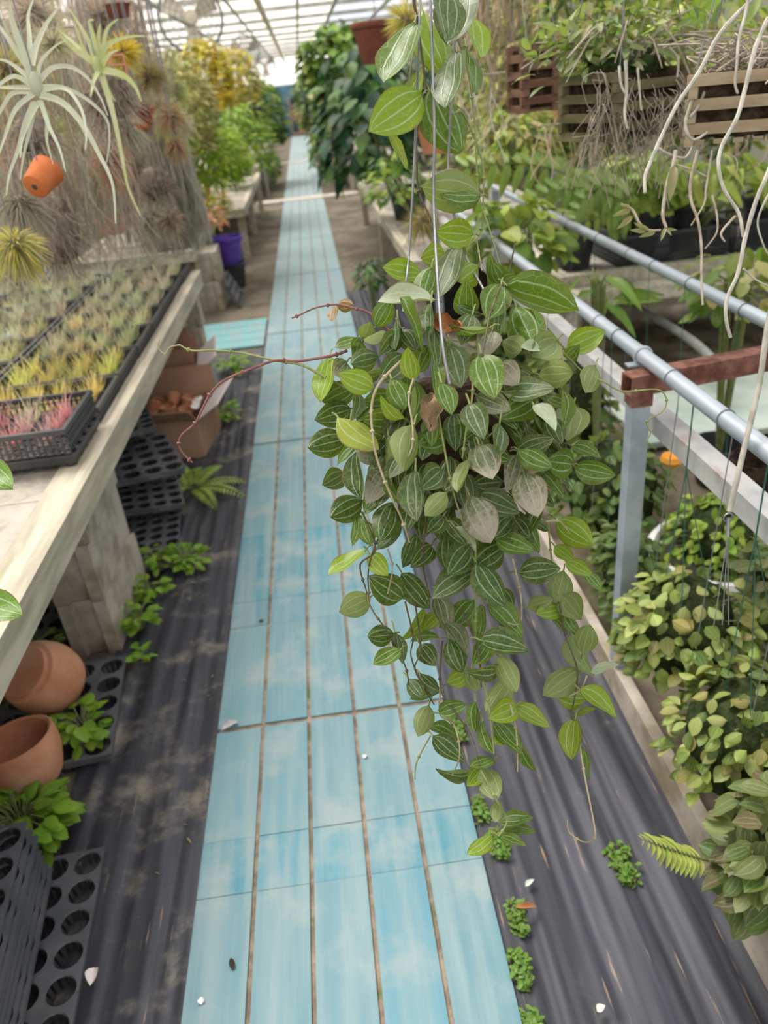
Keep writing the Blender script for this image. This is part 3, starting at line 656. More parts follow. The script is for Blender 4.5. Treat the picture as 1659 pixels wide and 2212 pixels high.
# ------------------------------------------------------------------ the hanging trailing plant
CTR = dep(985, 980, 1.02)
hoya = thing('hanging_plant', CTR, 'large trailing hanging plant with pale-veined oval leaves on wire hangers over the path', 'plant')
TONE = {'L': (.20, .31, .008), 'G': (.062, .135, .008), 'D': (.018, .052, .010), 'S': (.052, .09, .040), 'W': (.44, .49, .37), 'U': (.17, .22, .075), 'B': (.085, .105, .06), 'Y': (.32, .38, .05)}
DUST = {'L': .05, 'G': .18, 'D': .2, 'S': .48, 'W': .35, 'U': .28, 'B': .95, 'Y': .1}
def hdepth(x, y):
    if y < 560: return .985 + .02 * math.sin(x * .05)
    r = ((x - 985) / 320) ** 2 + ((y - 940) / 400) ** 2
    t = 1.03 - .17 * math.sqrt(max(0, 1 - r))
    if y > 1150:
        q = min(1, (y - 1150) / 250); t = t * (1 - q) + q * (.93 + .05 * math.sin(x * .021 + 1))
    return t
PET = MB()
def hleaf(bx, by, tx, ty, w_, tone, filler=False):
    cx_, cy_ = (bx + tx) / 2, (by + ty) / 2; g_ = 1.13
    bx, tx, by, ty, w_ = cx_ + (bx - cx_) * g_, cx_ + (tx - cx_) * g_, cy_ + (by - cy_) * g_, cy_ + (ty - cy_) * g_, w_ * g_
    dz = U(-.015, .015)
    if 'f' in tone: dz -= .035
    if 'b' in tone: dz += .035
    k = tone[0]; mx, my = (bx + tx) / 2, (by + ty) / 2; td = hdepth(mx, my) + dz
    ln = math.hypot(tx - bx, ty - by); asp = w_ / max(ln, 1); nat = .64
    tilt = U(-.02, .03); pitch = 0.0
    if asp > nat * 1.08: pitch = min(.9, math.acos(min(1, nat / asp)) * .9)
    B = dep(bx, by, td + .012); T = dep(tx, ty, td - .006 - math.tan(pitch) * ln * td / F * .5)
    d = T - B; Ln = d.length; vd = (C0 - (B + T) / 2).normalized()
    roll = 0.0
    if asp < nat: roll = math.acos(max(.12, asp / nat)) * (1 if U(0, 1) < .8 else -1)
    nr = vd - d.normalized() * vd.dot(d.normalized()); nr.normalize()
    up = Vector((0, 0, 1)); side = d.normalized().cross(nr)
    if side.dot(up) < 0: side = -side
    nr = nr * math.cos(roll) + side * math.sin(roll)
    if k == 'U' : nr = -nr
    sw = max(.75, min(1.25, (asp / nat) * math.cos(pitch))) if asp > nat else 1.0
    col = jit(TONE[k], .10); du = min(1, max(0, DUST[k] + U(-.2, .2)))
    o = put('leaf', HL[rnd.randrange(4)], hoya, orient(B, d, nr, Ln, sw), color=(*col, du))
    e = B + (B - T).normalized() * U(.008, .014) + Vector((0, 0, U(-.001, .004))) - vd * .012
    PET.tube([e, (e + B) / 2 + Vector((0, 0, .002)), B + d * .03], .0011, 5)
    return o
ZA = (640, 480, 700 / 1659); ZB = (660, 1080, 700 / 1659); ZC = (740, 0, 400 / 1382); ZD = (320, 560, 600 / 1659)
A_ = """1090 330 1412 470 175 Gf;893 65 712 50 130 L;750 160 630 190 112 L;630 265 445 245 105 L;830 130 760 390 130 S;930 230 850 290 100 L;690 400 438 375 72 Wf;410 530 480 405 95 G
990 330 975 170 55 G;1050 315 1010 225 70 G;1060 300 1115 275 60 G;1045 330 985 480 120 G;870 470 870 320 140 Gb;690 240 650 370 90 G;1130 440 1210 620 165 G;1395 640 1572 560 132 L;985 540 800 555 45 Gf
1060 610 1165 660 112 U;700 540 725 725 78 Sf;595 800 575 645 96 Lf;540 400 610 660 26 Gf;320 600 285 750 78 G;320 605 205 635 50 G;170 700 120 905 88 Lf;385 845 225 780 112 Lf;555 690 440 810 112 S
790 640 840 830 128 S;950 685 1010 885 146 Gf;1040 730 1130 820 116 B;1070 870 1305 845 112 S;1250 780 1415 770 150 Uf;1530 740 1480 870 82 U;490 810 550 940 95 G;285 850 135 920 112 G;270 960 110 1010 122 D
222 1005 415 1130 112 Yf;250 1110 82 1150 130 D;500 1010 360 1010 130 Gb;545 1000 430 910 55 Lf;600 810 605 1060 52 G;705 725 705 880 56 G;745 830 795 970 86 Gf;930 890 1095 960 115 B;1225 900 1065 990 128 G
890 940 950 1085 116 Sf;1220 940 1330 1045 70 Wf;1420 950 1390 1130 140 U;870 1000 790 1120 122 Gb;600 1050 530 1270 132 Uf;470 1100 470 1255 58 U;1040 1040 1010 1200 78 Sf;1140 1170 1310 1110 116 S;940 1150 1010 1320 162 Bf
1145 1170 1300 1240 96 Gf;1410 1240 1270 1220 136 G;1435 1255 1620 1300 118 Gf;1130 1200 1090 1360 102 B;1170 1300 1240 1510 172 Bf;930 1400 1130 1480 132 S;890 1410 985 1615 168 Bf;610 1285 600 1510 116 Sf
740 1270 650 1350 122 S;880 1225 845 1385 62 Uf;765 1390 670 1490 88 Uf;450 1280 370 1420 112 B;238 1290 130 1350 106 S;335 1430 195 1500 126 D;490 1450 440 1610 122 D;400 1190 300 1190 86 B;815 1562 925 1659 36 Wf
1340 1530 1500 1640 145 L;1270 1400 1215 1600 72 D;430 1110 290 1120 122 Db;480 900 340 920 100 Gb;470 1310 550 1420 46 G;760 1100 640 1130 132 Gb;980 1100 880 1120 120 Db;1050 1330 930 1340 92 Db;1420 1150 1550 1190 70 G
1290 1000 1350 1120 92 S;1360 860 1385 1050 42 Gf;1290 900 1390 940 60 G;1330 610 1200 700 122 U;1240 645 1165 630 36 Wf;900 480 850 610 92 S;605 480 660 610 42 S;540 550 600 640 72 S;520 575 440 665 82 S;690 420 670 570 52 Sf
685 640 640 755 64 G;415 690 300 720 92 S;430 760 330 790 46 S;255 720 185 790 86 B;455 575 355 605 42 W;350 590 380 505 72 U;1000 560 950 680 92 B;760 600 910 640 62 B;305 870 300 1000 52 Sf;310 1190 310 1400 82 D;520 500 530 650 42 S
1060 390 1040 570 46 S;940 470 830 420 52 D;1150 480 1210 560 90 D;1000 1180 1100 1220 90 D;700 1000 690 1130 80 G;560 1180 480 1300 80 D;1390 700 1440 640 70 G;640 1400 560 1560 90 D;1180 1560 1090 1640 90 D;820 1300 760 1380 90 S"""
B_ = """490 500 340 400 142 D;325 500 178 575 116 U;298 265 135 395 68 L;330 280 415 380 82 L;450 690 338 700 86 D;480 770 355 850 82 G;460 685 500 825 62 S;500 385 625 550 112 D;850 375 660 480 122 Sf;880 330 1025 520 128 Df
840 240 740 370 136 D;985 205 1160 270 108 Gf;1105 370 1290 350 132 Df;1320 370 1285 530 118 U;1320 490 1415 615 132 U;1140 550 1255 510 78 U;940 540 1115 685 112 G;900 545 900 720 78 G;860 520 770 630 112 Gb;670 500 730 660 96 Bf
905 720 1130 755 132 Df;720 640 840 780 72 Bf;740 720 800 870 102 D;990 810 1070 975 112 Uf;990 860 850 890 66 Df;830 860 880 975 102 Ub;1030 920 935 1085 112 U;1070 1060 960 1110 102 L;1070 1055 1240 1150 88 Lf;970 1140 1105 1285 92 G
1100 1215 1155 1385 42 G;685 970 545 1035 62 G;530 920 590 1000 72 S;590 890 680 960 56 D;630 1060 580 1200 102 U;690 1090 810 1050 82 G;640 1165 780 1205 62 G;660 1215 800 1340 112 D;860 1385 685 1405 42 D;895 1385 840 1450 82 L
910 1380 980 1530 128 U;960 1330 850 1360 48 G;1000 1650 1160 1640 82 G;1000 1690 1165 1690 58 G;1000 1725 1120 1780 58 G;950 1720 830 1795 68 L;980 1540 970 1640 62 U;1360 695 1450 895 108 U;1420 780 1450 658 98 U;1390 870 1228 985 122 U
1465 880 1600 855 56 W;1430 1020 1300 1000 82 L;1410 975 1590 1090 102 L;1380 1130 1350 1315 106 Lf;1385 1105 1490 1080 32 L;1408 1260 1455 1420 32 G;1330 580 1410 680 52 G;1310 560 1190 580 72 L;1260 600 1325 690 42 G;1340 320 1460 390 82 L
1440 380 1510 455 56 G;1280 240 1370 310 72 L;1070 100 1140 190 92 D;1050 100 980 180 102 D;730 115 810 215 102 D;700 90 620 170 92 D;640 240 555 330 96 D;260 75 225 220 52 G;300 110 330 215 72 G;600 560 515 715 62 L
690 590 610 655 62 L;680 710 550 705 36 G;590 745 660 840 92 D;810 900 720 940 82 L;1010 240 880 330 122 D;870 1040 880 1180 58 G;910 1140 950 1300 52 G;1010 1200 965 1255 62 L;780 560 700 640 80 G;1000 460 1060 560 80 D;930 740 870 830 90 G"""
C_ = """530 200 355 640 205 G;610 110 780 490 200 Lb;780 -60 800 270 170 Sf;900 -60 800 360 260 D;960 130 1000 450 150 Lb;850 405 810 815 195 Sf;580 720 225 960 270 Lf;660 700 870 1075 255 G;530 800 600 470 140 Lb;930 370 990 660 82 G;470 1250 320 1005 65 Y;1010 1460 635 1400 285 U;1015 1465 755 1430 122 Gf"""
def rd(txt, z):
    for it in txt.replace('\n', ';').split(';'):
        a = it.split(); bx, by, tx, ty, w_ = (float(q) for q in a[:5])
        hleaf(z[0] + bx * z[2], z[1] + by * z[2], z[0] + tx * z[2], z[1] + ty * z[2], w_ * z[2], a[5])
rd(A_, ZA); rd(B_, ZB); rd(C_, ZC)
# inner leaves that close the mass, hanging at all angles round the root ball, back side included
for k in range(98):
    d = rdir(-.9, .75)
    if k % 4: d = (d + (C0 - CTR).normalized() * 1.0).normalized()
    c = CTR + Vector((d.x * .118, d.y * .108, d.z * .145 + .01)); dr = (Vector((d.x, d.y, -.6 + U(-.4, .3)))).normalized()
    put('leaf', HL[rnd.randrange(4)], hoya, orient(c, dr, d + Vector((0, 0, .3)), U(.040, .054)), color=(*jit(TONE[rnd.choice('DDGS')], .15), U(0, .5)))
PET.build('petioles', 'vine_green', hoya, kind='stuff')
mb = MB()    # root ball
vs = []; nu, nv = 18, 12
for j in range(nv + 1):
    for i in range(nu):
        a = 2 * PI * i / nu; b = PI * j / nv; d = Vector((math.sin(b) * math.cos(a), math.sin(b) * math.sin(a), math.cos(b)))
        k = 1 + .22 * noise.noise(d * 3.1); vs.append(CTR + Vector((d.x * .085 * k, d.y * .078 * k, d.z * .09 * k + .02)))
mb.add(vs, [(j * nu + i, (j + 1) * nu + i, (j + 1) * nu + (i + 1) % nu, j * nu + (i + 1) % nu) for j in range(nv) for i in range(nu)])
mb.build('root_ball', 'bark', hoya)
def zpts(txt, z, t0=None, off=0.0):
    q = [float(a) for a in txt.replace(',', ' ').split()]; out = []
    for i in range(0, len(q), 2):
        x = z[0] + q[i] * z[2]; y = z[1] + q[i + 1] * z[2]; out.append(dep(x, y, (hdepth(x, y) if t0 is None else (t0 if isinstance(t0, float) else t0[0] + (t0[1] - t0[0]) * i / (len(q) - 2))) + off))
    return out
def vine(txt, z, mat, r=.0016, t0=None, off=-.008, nodes=True, taper=.6):
    pts = smoothpath(zpts(txt, z, t0, off), 5); mb = MB(); k = len(pts)
    mb.tube(pts, [r * (1 - (1 - taper) * i / k) for i in range(k)], 6)
    if nodes:
        for i in range(4, k - 2, 9):
            p = pts[i]; mb.tube([p - (pts[i + 1] - p).normalized() * .002, p, p + (pts[i + 1] - p).normalized() * .002], [r, r * 1.9, r], 6)
    return mb.build('stem', mat, hoya)
vine('530 -200 530 0 555 130 580 330 620 640 615 780 555 980 555 1250 570 1430 660 1640 690 1760', ZC, 'vine_dark', .0019)
vine('780 -150 850 260 930 480 985 900 1000 1200 1020 1470 1100 1720 1180 1990', ZC, 'vine_green', .0015)
vine('840 850 880 830 930 900 1000 1070 1050 1250 1050 1460 1040 1680 990 1790 870 1880', ZC, 'vine_green', .0016)
vine('1240 2060 1290 1800', ZC, 'vine_dark', .0012)
vine('1000 1790 1020 1900 1040 2020', ZC, 'vine_tan', .001)
vine('545 0 540 300 500 560 500 690', ZC, 'vine_tan', .0012)
vine('1190 545 1100 575 900 608 760 605 630 650 470 715 380 790 320 900 280 980 200 1050 185 1110 210 1160 265 1215', ZD, 'vine_mauve', .0019, (.95, .98))
vine('1180 770 1030 690 910 630 760 605 560 560 400 545 260 545 190 512', ZD, 'vine_green', .0017, (.95, .97))
vine('190 512 130 525 100 565 60 525 70 480', ZD, 'vine_tan', .0010, .97, nodes=False)
vine('1470 450 1390 385 1320 320 1200 285 1120 270 1000 290 900 335 858 350', ZD, 'vine_mauve', .0016, (.97, .99))
for bx, by, tx, ty, w_ in ((1130, 275, 1212, 272, 52), (1115, 288, 1097, 362, 34)):
    o = hleaf(ZD[0] + bx * ZD[2], ZD[1] + by * ZD[2], ZD[0] + tx * ZD[2], ZD[1] + ty * ZD[2], w_ * ZD[2], 'G'); o.color = (.24, .085, .035, 0); o['label'] = 'young red-brown leaf'
ZR = (1000, 450, 659 / 1659)
vine('460 650 550 760 640 880 770 945 870 995 1050 985 1105 1030 1090 1100 1000 1160 1020 1220 1000 1260', ZR, 'vine_green', .0012, (.98, 1.0))
vine('1250 550 1350 650 1440 740', ZA, 'vine_green', .0015)
vine('640 120 560 690 430 820 385 950 400 1150 440 1290 480 1390 540 1520 580 1640'.replace('640 120 ', ''), ZA, 'vine_tan', .0017, off=-.03)
vine('600 800 575 900 595 1040 590 1160 525 1280', ZA, 'vine_tan', .0013, off=-.045)
vine('715 890 730 1000 770 1220 800 1370 850 1530', ZA, 'vine_green', .0015, off=-.02)
vine('905 720 900 900 870 1060 850 1210', ZA, 'vine_green', .0015, off=-.02)
vine('1040 340 990 480 960 640 945 690', ZA, 'vine_dark', .0014, off=-.04)
for t_, mt_ in (('290 60 360 250 280 330 310 460 340 560 430 690 510 850 530 950', 'vine_dark'), ('420 100 350 250 320 380 330 520', 'vine_dark'), ('510 520 550 700 540 800 600 950 660 1050', 'vine_dark'), ('870 250 870 700 850 860', 'vine_green'),
                ('700 720 690 960 760 1080 850 1210 890 1370', 'vine_dark'), ('910 930 940 1060 965 1300', 'vine_green'), ('1060 300 1100 480 1105 600 1080 640 1030 625', 'vine_tan'), ('1300 520 1330 690 1390 860 1380 1000 1360 1100 1380 1130', 'vine_dark'),
                ('1240 90 1260 300 1300 520', 'vine_green'), ('1400 1230 1430 1420 1480 1680 1470 1740 1420 1750 1350 1700 1340 1640', 'vine_tan'), ('690 960 690 1100 760 1150 790 1300 750 1410', 'vine_tan'), ('640 1205 570 1340 560 1430', 'vine_green'),
                ('1050 1050 1080 1200 1085 1390', 'vine_tan'), ('895 1380 980 1540 1030 1640 990 1720', 'vine_green'), ('420 250 445 350 420 480', 'vine_tan'), ('1440 900 1410 970 1350 1005', 'vine_tan'), ('560 520 590 760 560 870 640 1000', 'vine_dark'),
                ('800 560 880 760 900 960', 'vine_dark'), ('620 80 600 320 640 500', 'vine_dark'), ('1230 110 1300 110 1350 170', 'vine_tan')):
    vine(t_, ZB, mt_, .0013, off=-.012)
for nm, txt, z, off in (('w1', '600 -400 580 0 540 1100 490 1960 462 2150 455 2330', ZC, -.02), ('w2', '640 -400 655 0 685 900 680 1500 715 2200 750 2600 800 2870', ZC, -.055), ('w3', '850 -400 840 270 793 1100 800 1400 885 1830 1070 2190 1160 2350', ZC, .015)):
    mb = MB(); mb.tube(smoothpath(zpts(txt, z, None, off), 4), .0017, 6); mb.build('hanger_wire', 'wire', hoya)
top = dep(915, -360, .99); hk = MB(); hk.tube([top, top + Vector((0, .0, .3)), Vector((top.x, top.y, RZ - .06))], .002, 6); hk.build('hanger_wire', 'wire', hoya)
# dry leaves caught in it
for (bx, by, tx, ty, w_, mt, lb) in ((705, 500, 840, 540, 105, 'dry_leaf', 'curled orange-brown dead leaf'), (690, 880, 690, 1060, 95, 'tan_leaf', 'withered tan dead leaf')):
    x0, y0, x1, y1 = (ZA[0] + bx * ZA[2], ZA[1] + by * ZA[2], ZA[0] + tx * ZA[2], ZA[1] + ty * ZA[2]); B = dep(x0, y0, hdepth(x0, y0) - .025); T = dep(x1, y1, hdepth(x1, y1) - .03)
    me = leaf_mesh('dead_leaf', 'plain_leaf', .62, .9, .25, .9, 10, 12, crumple=.28); me.materials[0] = MATS[mt]
    o = put('dead_leaf', me, hoya, orient(B, T - B, (C0 - B), (T - B).length)); o['label'] = lb

# ------------------------------------------------------------------ right side: post, rusty beam, pipes
post = thing('rail_post', (.645, 1.53, 0), 'upright galvanised steel post under the rusty beam', 'post')
mb = MB(); mb.box((.630, 1.51, .02), (.670, 1.55, .862)); mb.build('tube', 'galvanised', post, False)
mb = MB(); mb.box((.627, 1.507, .835), (.673, 1.553, .862)); mb.build('collar', 'rust', post, False)
beam = thing('cross_beam', (1.1, 1.55, .86), 'rusty square steel tube carrying two galvanised pipes', 'beam'); mb = MB()
bM = TZ((.622, 1.50, .862)) @ Matrix.Rotation(.16, 4, 'Z')
for lo, hi in (((0, 0, 0), (1.5, .004, .045)), ((0, .041, 0), (1.5, .045, .045)), ((0, .004, 0), (1.5, .041, .004)), ((0, .004, .041), (1.5, .041, .045))): mb.box(lo, hi, bM)
mb.build('square_tube', 'rust', beam, False)
def pipe(x, y0, y1, z, r, label, loops, clamp=None):
    t = thing('hanging_pipe', (x, y0, z), label, 'pipe'); mb = MB(); mb.tube([(x, y0, z), (x, y1, z)], r, 16); mb.build('tube', 'galvanised', t)
    for (yy, ln, g) in loops:
        mb = MB(); pts = [(x + math.cos(a) * (r + .0015), yy + .002 * math.sin(a), z + math.sin(a) * (r + .0015)) for a in [PI * 1.55 - 2 * PI * k / 14 for k in range(15)]]
        mb.tube(pts, .0012, 5); s = 1 if g else -1; mb.tube([(x - s * r, yy, z), (x - s * r * .9, yy, z - .06), (x, yy, z - ln)], .0011, 5)
        mb.build('wire_loop', 'green_wire' if g else 'wire', t)
    if clamp:
        mb = MB(); mb.tube([(x + math.cos(a) * (r + .002), clamp, z + math.sin(a) * (r + .002)) for a in [2 * PI * k / 16 for k in range(17)]], .004, 6); mb.box((x - .035, clamp - .012, z - r - .004), (x + .02, clamp + .012, z - r)); mb.build('clamp', 'galvanised', t)
    return t
pipe(.672, -.4, 4.6, .927, .0165, 'galvanised steel pipe nearest the path, clamped to the rusty beam', [(.98, .5, 0), (1.2, .5, 0), (1.42, .45, 0), (1.72, .5, 1), (1.85, .55, 0), (2.1, .5, 0), (2.35, .5, 0), (2.7, .5, 1), (3.1, .5, 0)], 1.575)
pipe(1.02, -.4, 4.6, .927, .0165, 'second galvanised steel pipe, parallel and farther from the path', [(1.55, .4, 1), (1.8, .4, 1), (2.1, .45, 1), (2.35, .5, 1), (2.55, .5, 0), (2.85, .45, 1), (3.2, .5, 0)])
rail = thing('flat_rail', (.71, 1.5, .79), 'flat galvanised angle rail with rust patches below the nearest pipe', 'rail')
mb = MB(); mb.box((.69, -.4, .795), (.735, 4.6, .80)); mb.build('flange', 'galvanised_flat', rail, False); mb = MB(); mb.box((.69, -.4, .755), (.695, 4.6, .795)); mb.build('web', 'galvanised_flat', rail, False)
for k, (y, x) in enumerate(((4.55, .672), (4.55, 1.02))):
    mb = MB(); mb.box((x - .02, y - .02, 0), (x + .02, y + .02, .911)); o = mb.build('pipe_support', 'galvanised', None, False); tag(o, 'galvanised upright at the far end of the %s pipe' % ('nearer' if k == 0 else 'second'), 'post')

# ------------------------------------------------------------------ small-leaved mounds below the pipes
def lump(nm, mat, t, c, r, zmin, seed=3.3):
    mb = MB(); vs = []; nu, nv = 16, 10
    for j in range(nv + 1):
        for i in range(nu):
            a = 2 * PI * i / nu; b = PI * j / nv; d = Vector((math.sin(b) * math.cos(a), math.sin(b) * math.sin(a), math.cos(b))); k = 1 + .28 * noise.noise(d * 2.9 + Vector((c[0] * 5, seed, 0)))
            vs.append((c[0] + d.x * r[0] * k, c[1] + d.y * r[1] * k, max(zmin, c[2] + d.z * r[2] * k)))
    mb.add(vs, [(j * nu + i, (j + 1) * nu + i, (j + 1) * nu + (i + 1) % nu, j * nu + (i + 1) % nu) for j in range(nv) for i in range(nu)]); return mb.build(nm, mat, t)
def mound(x, y, z, rx, ry, rz_, n_, Ls, cols, label, hook=None, meshes=None, name='trailing_plant', dust=.15, pot=True):
    t = thing(name, (x, y, max(.04, z - rz_ * .9)), label, 'plant'); ms = meshes or SL
    if pot:
        mb = MB(); mb.lathe(pot_prof(rx * .42, rx * .58, rz_ * .9), 18, TZ((x, y, max(.04, z - rz_ * .75)))); mb.build('pot', 'black_plastic', t)
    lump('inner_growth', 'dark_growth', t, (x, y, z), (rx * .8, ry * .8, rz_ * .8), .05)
    for k in range(n_):
        d = rdir(-.45, 1); s = U(.80, 1.06)
        c = Vector((x + d.x * rx * s, y + d.y * ry * s, max(.05, z + d.z * rz_ * s)))
        dr = Vector((d.x + U(-.7, .7), d.y + U(-.7, .7), U(-.9, .2))); nr = d * .8 + Vector((U(-.4, .4), U(-.4, .4), .7))
        put('leaf', ms[rnd.randrange(len(ms))], t, orient(c, dr, nr, U(*Ls)), color=(*jit(rnd.choice(cols), .22), U(0, dust)))
    mb = MB()
    for k in range(26):
        d = rdir(-.3, .9); mb.tube([Vector((x, y, max(.05, z - rz_ * .3))), Vector((x + d.x * rx * .5, y + d.y * ry * .5, max(.05, z + d.z * rz_ * .6))), Vector((x + d.x * rx * .95, y + d.y * ry * .95, max(.05, z + d.z * rz_ * .85)))], .0016, 4)
    mb.build('stems', 'vine_green', t, kind='stuff')
    if hook:
        hx, hz = hook
        for a in (0, 2.1, 4.2):
            mb = MB(); mb.tube([(x + math.cos(a) * rx * .5, y + math.sin(a) * ry * .5, z), (hx, y, hz - .16)], .0011, 5); mb.build('hanger_wire', 'green_wire', t)
        mb = MB(); mb.tube([(hx, y, hz - .17), (hx, y, hz)], .0016, 5); mb.build('hanger_wire', 'green_wire', t)
    return t
GG0 = [(.10, .20, .03)]
GP = [(.17, .24, .04), (.30, .37, .08), (.09, .15, .03), (.42, .48, .16), (.30, .25, .08)]
GD = [(.07, .12, .035), (.10, .15, .05), (.15, .19, .07), (.20, .22, .09), (.12, .085, .06)]
mound(.715, 1.34, .35, .14, .135, .14, 290, (.030, .044), GP, 'mound of tiny round pale green leaves hanging just behind the galvanised post foot', (.68, .92))
mound(.745, 1.07, .27, .165, .14, .16, 290, (.028, .042), GP, 'broad mound of small round olive leaves with a few pink ones beside the kerb', (.68, .92))
mound(.69, .80, .27, .12, .12, .15, 200, (.042, .062), GD, 'dark striped-leaf trailing plant hanging next to the yellow fern frond', (.68, .92))
mound(.98, 1.36, .44, .10, .11, .10, 130, (.034, .05), GD, 'dark rounded-leaf hanging plant beyond the mounds, under the second pipe', (1.01, .92))
mound(1.06, 1.80, .27, .17, .16, .12, 295, (.026, .040), [(.22, .36, .03), (.34, .48, .04), (.14, .26, .03)], 'bright yellow-green carpet plant in a wide white-rimmed bowl', None)
mound(.84, 2.15, .27, .18, .15, .20, 250, (.034, .05), [(.05, .11, .02), (.09, .17, .04), (.17, .25, .06)], 'dense mid-green leafy plant right behind the galvanised post')
mound(.86, 2.73, .33, .19, .15, .22, 230, (.042, .065), [(.06, .12, .025), (.11, .18, .04), (.2, .26, .07)], 'dense leafy plant beneath the flat rail, behind the hanging plant')
mound(1.68, 2.20, .2, .2, .20, .16, 160, (.045, .065), [(.08, .15, .04), (.16, .22, .07)], 'leafy plant in the dark bed below the second pipe')
mound(1.08, 1.43, .20, .19, .12, .13, 220, (.034, .05), GD + GP[:2], 'low leafy mound between the carpet plant and the hanging mounds')
mound(1.12, 1.10, .15, .17, .14, .12, 200, (.034, .05), GD, 'low dark leafy mound in the bed beyond the olive mound')
mound(1.00, .78, .15, .14, .12, .12, 180, (.034, .05), GD + GP[:1], 'low leafy mound in the bed beyond the striped-leaf plant')
mound(.755, 1.77, .20, .075, .17, .17, 270, (.028, .042), [(.05, .11, .02), (.09, .16, .04)], 'low dark green plant on the bed between post and mid-green plant')
mound(.86, 3.57, .30, .17, .16, .22, 180, (.05, .07), [(.06, .12, .025), (.14, .20, .05)], 'leafy plant below the rail near the pale timber bench')
mound(1.50, 1.45, .22, .18, .20, .16, 180, (.04, .055), GD + GG0, 'leafy mound in the bed farthest to the side of the carpet plant')
for (x, y, z, c) in ((.885, 1.03, .395, 'pink'),):
    for k in range(4):
        o = put('flower_bud', SL[0], None, orient((x + U(-.04, .04), y + U(-.05, .05), z + U(-.01, .02)), rdir(0, 1), rdir(.2, 1), .018), color=(.62, .22, .30, 0)); tag(o, 'tiny pink leaf tip on the mound of small round olive leaves', 'leaf', 'pink tips on the mound')
mb = MB(); q = dep(1450, 1010, 1.95)
mb.lathe([(0, .0), (.016, .006), (.03, .022), (.026, .034), (.01, .03), (0, .028)], 10, TZ(q)); o = mb.build('orange_flower', 'terracotta_orange'); tag(o, 'orange flower head above leaves behind the galvanised post', 'flower')
o.data.materials[0] = simple('orange_petal', (.80, .30, .03), (.85, .42, .05), 30, .6)
mb = MB(); mb.tube([q, q + Vector((.0, .0, -.2)), (q.x, q.y + .03, .04)], .002, 5); o2 = mb.build('stem', 'vine_green', o)
# white rim of the bowl
mb = MB(); mb.tube([(1.06 + math.cos(a) * .21, 1.80 + math.sin(a) * .195, .225) for a in [2 * PI * k / 28 for k in range(29)]], .016, 6); mb.lathe([(.15, .04), (.21, .225)], 28, TZ((1.06, 1.80, 0)) @ Matrix.Diagonal((1, .93, 1, 1)))
o = mb.build('planting_bowl', 'white_plastic'); tag(o, 'wide white bowl around the yellow-green carpet plant', 'bowl')
# pale hooked rod that carries the nearest mound
mb = MB(); mb.tube(smoothpath([dep(1700, 520, 1.22), dep(1659, 700, 1.22), dep(1640, 830, 1.23), dep(1600, 1000, 1.24), dep(1576, 1105, 1.25)], 4), [.0045] * 17, 8)
rod = mb.build('hanger_rod', 'aerial_root'); tag(rod, 'long pale hanging rod with a wire eye at its lower end', 'rod')
mb = MB(); e = dep(1573, 1118, 1.25); mb.tube([e + Vector((math.cos(a) * .008, 0, math.sin(a) * .008)) for a in [2 * PI * k / 10 for k in range(11)]], .0016, 5); mb.tube([e, dep(1572, 1160, 1.25)], .003, 6)
for a in (-18, 0, 14): mb.tube([dep(1572, 1160, 1.25), dep(1560 + a, 1350, 1.27)], .001, 4)
mb.build('wire_eye', 'wire', rod)

# ferns
def fern(root, base, dr, Ln, n_, lw, col, nm='frond', curve=.35, meshes=NL, single=False):
    base = Vector(base); dr = Vector(dr).normalized(); pts = []; K = 10
    for k in range(K + 1): s = k / K; pts.append(base + dr * Ln * s + Vector((0, 0, -curve * Ln * s * s)))
    mb = MB(); mb.tube(pts, [.002 * (1 - .7 * k / K) for k in range(K + 1)], 5, col=(.2, .25, .06))
    side = dr.cross(Vector((0, 0, 1)))
    if side.length < .1: side = Vector((1, 0, 0))
    side.normalize(); fr = None
    if single:
        fr = mb.build(nm, 'foliage', root)
    for i in range(n_):
        s = .12 + .86 * i / (n_ - 1); k = min(K - 1, int(s * K)); f = s * K - k; p = pts[k].lerp(pts[k + 1], f); tg = (pts[k + 1] - pts[k]).normalized()
        l = lw * (math.sin(PI * (.18 + .80 * s)) ** .8) + .004
        for sg in (-1, 1):
            d = side * sg + tg * .55 + Vector((0, 0, -.12)); up = tg.cross(side) * -1
            if up.z < 0: up = -up
            if single: put('leaflet', meshes[rnd.randrange(len(meshes))], fr, orient(p, d, up, l, 1.15), color=(*jit(col, .15), 0))
            else: mb.leaf(p, d, up, l, l * .30, jit(col, .15), .1, 3)
    if not single: fr = mb.build(nm, 'foliage', root)
    return fr
fb = onz(1500, 1850, .12); ft = thing('fern', (.70, .90, .10), 'single yellow-green fern frond reaching over the kerb', 'fern')
fern(ft, dep(1530, 1860, 1.32), dep(1352, 1810, 1.26) - dep(1530, 1860, 1.32), .15, 13, .042, (.42, .46, .10), curve=-.05, single=True)
mb = MB(); mb.tube([dep(1530, 1860, 1.32), Vector((.72, .92, .11))], .0025, 5); mb.build('stalk', 'vine_green', ft)
ft = thing('fern', (-.68, 3.08, 0), 'light green ground fern growing by the cell tray pile', 'fern')
for k, (dx, dy, dz, ln) in enumerate(((.9, -.5, .55, .26), (1, .1, .5, .24), (.5, -.9, .6, .24), (-.3, -.8, .9, .22), (.2, -.3, 1.1, .24), (-.8, -.2, .8, .22), (.6, .6, .8, .2), (-.4, .5, 1, .2))):
    fern(ft, (-.68, 3.08, .02), (dx, dy, dz), ln * 1.2, 15, .042, (.34, .48, .09), curve=.5)

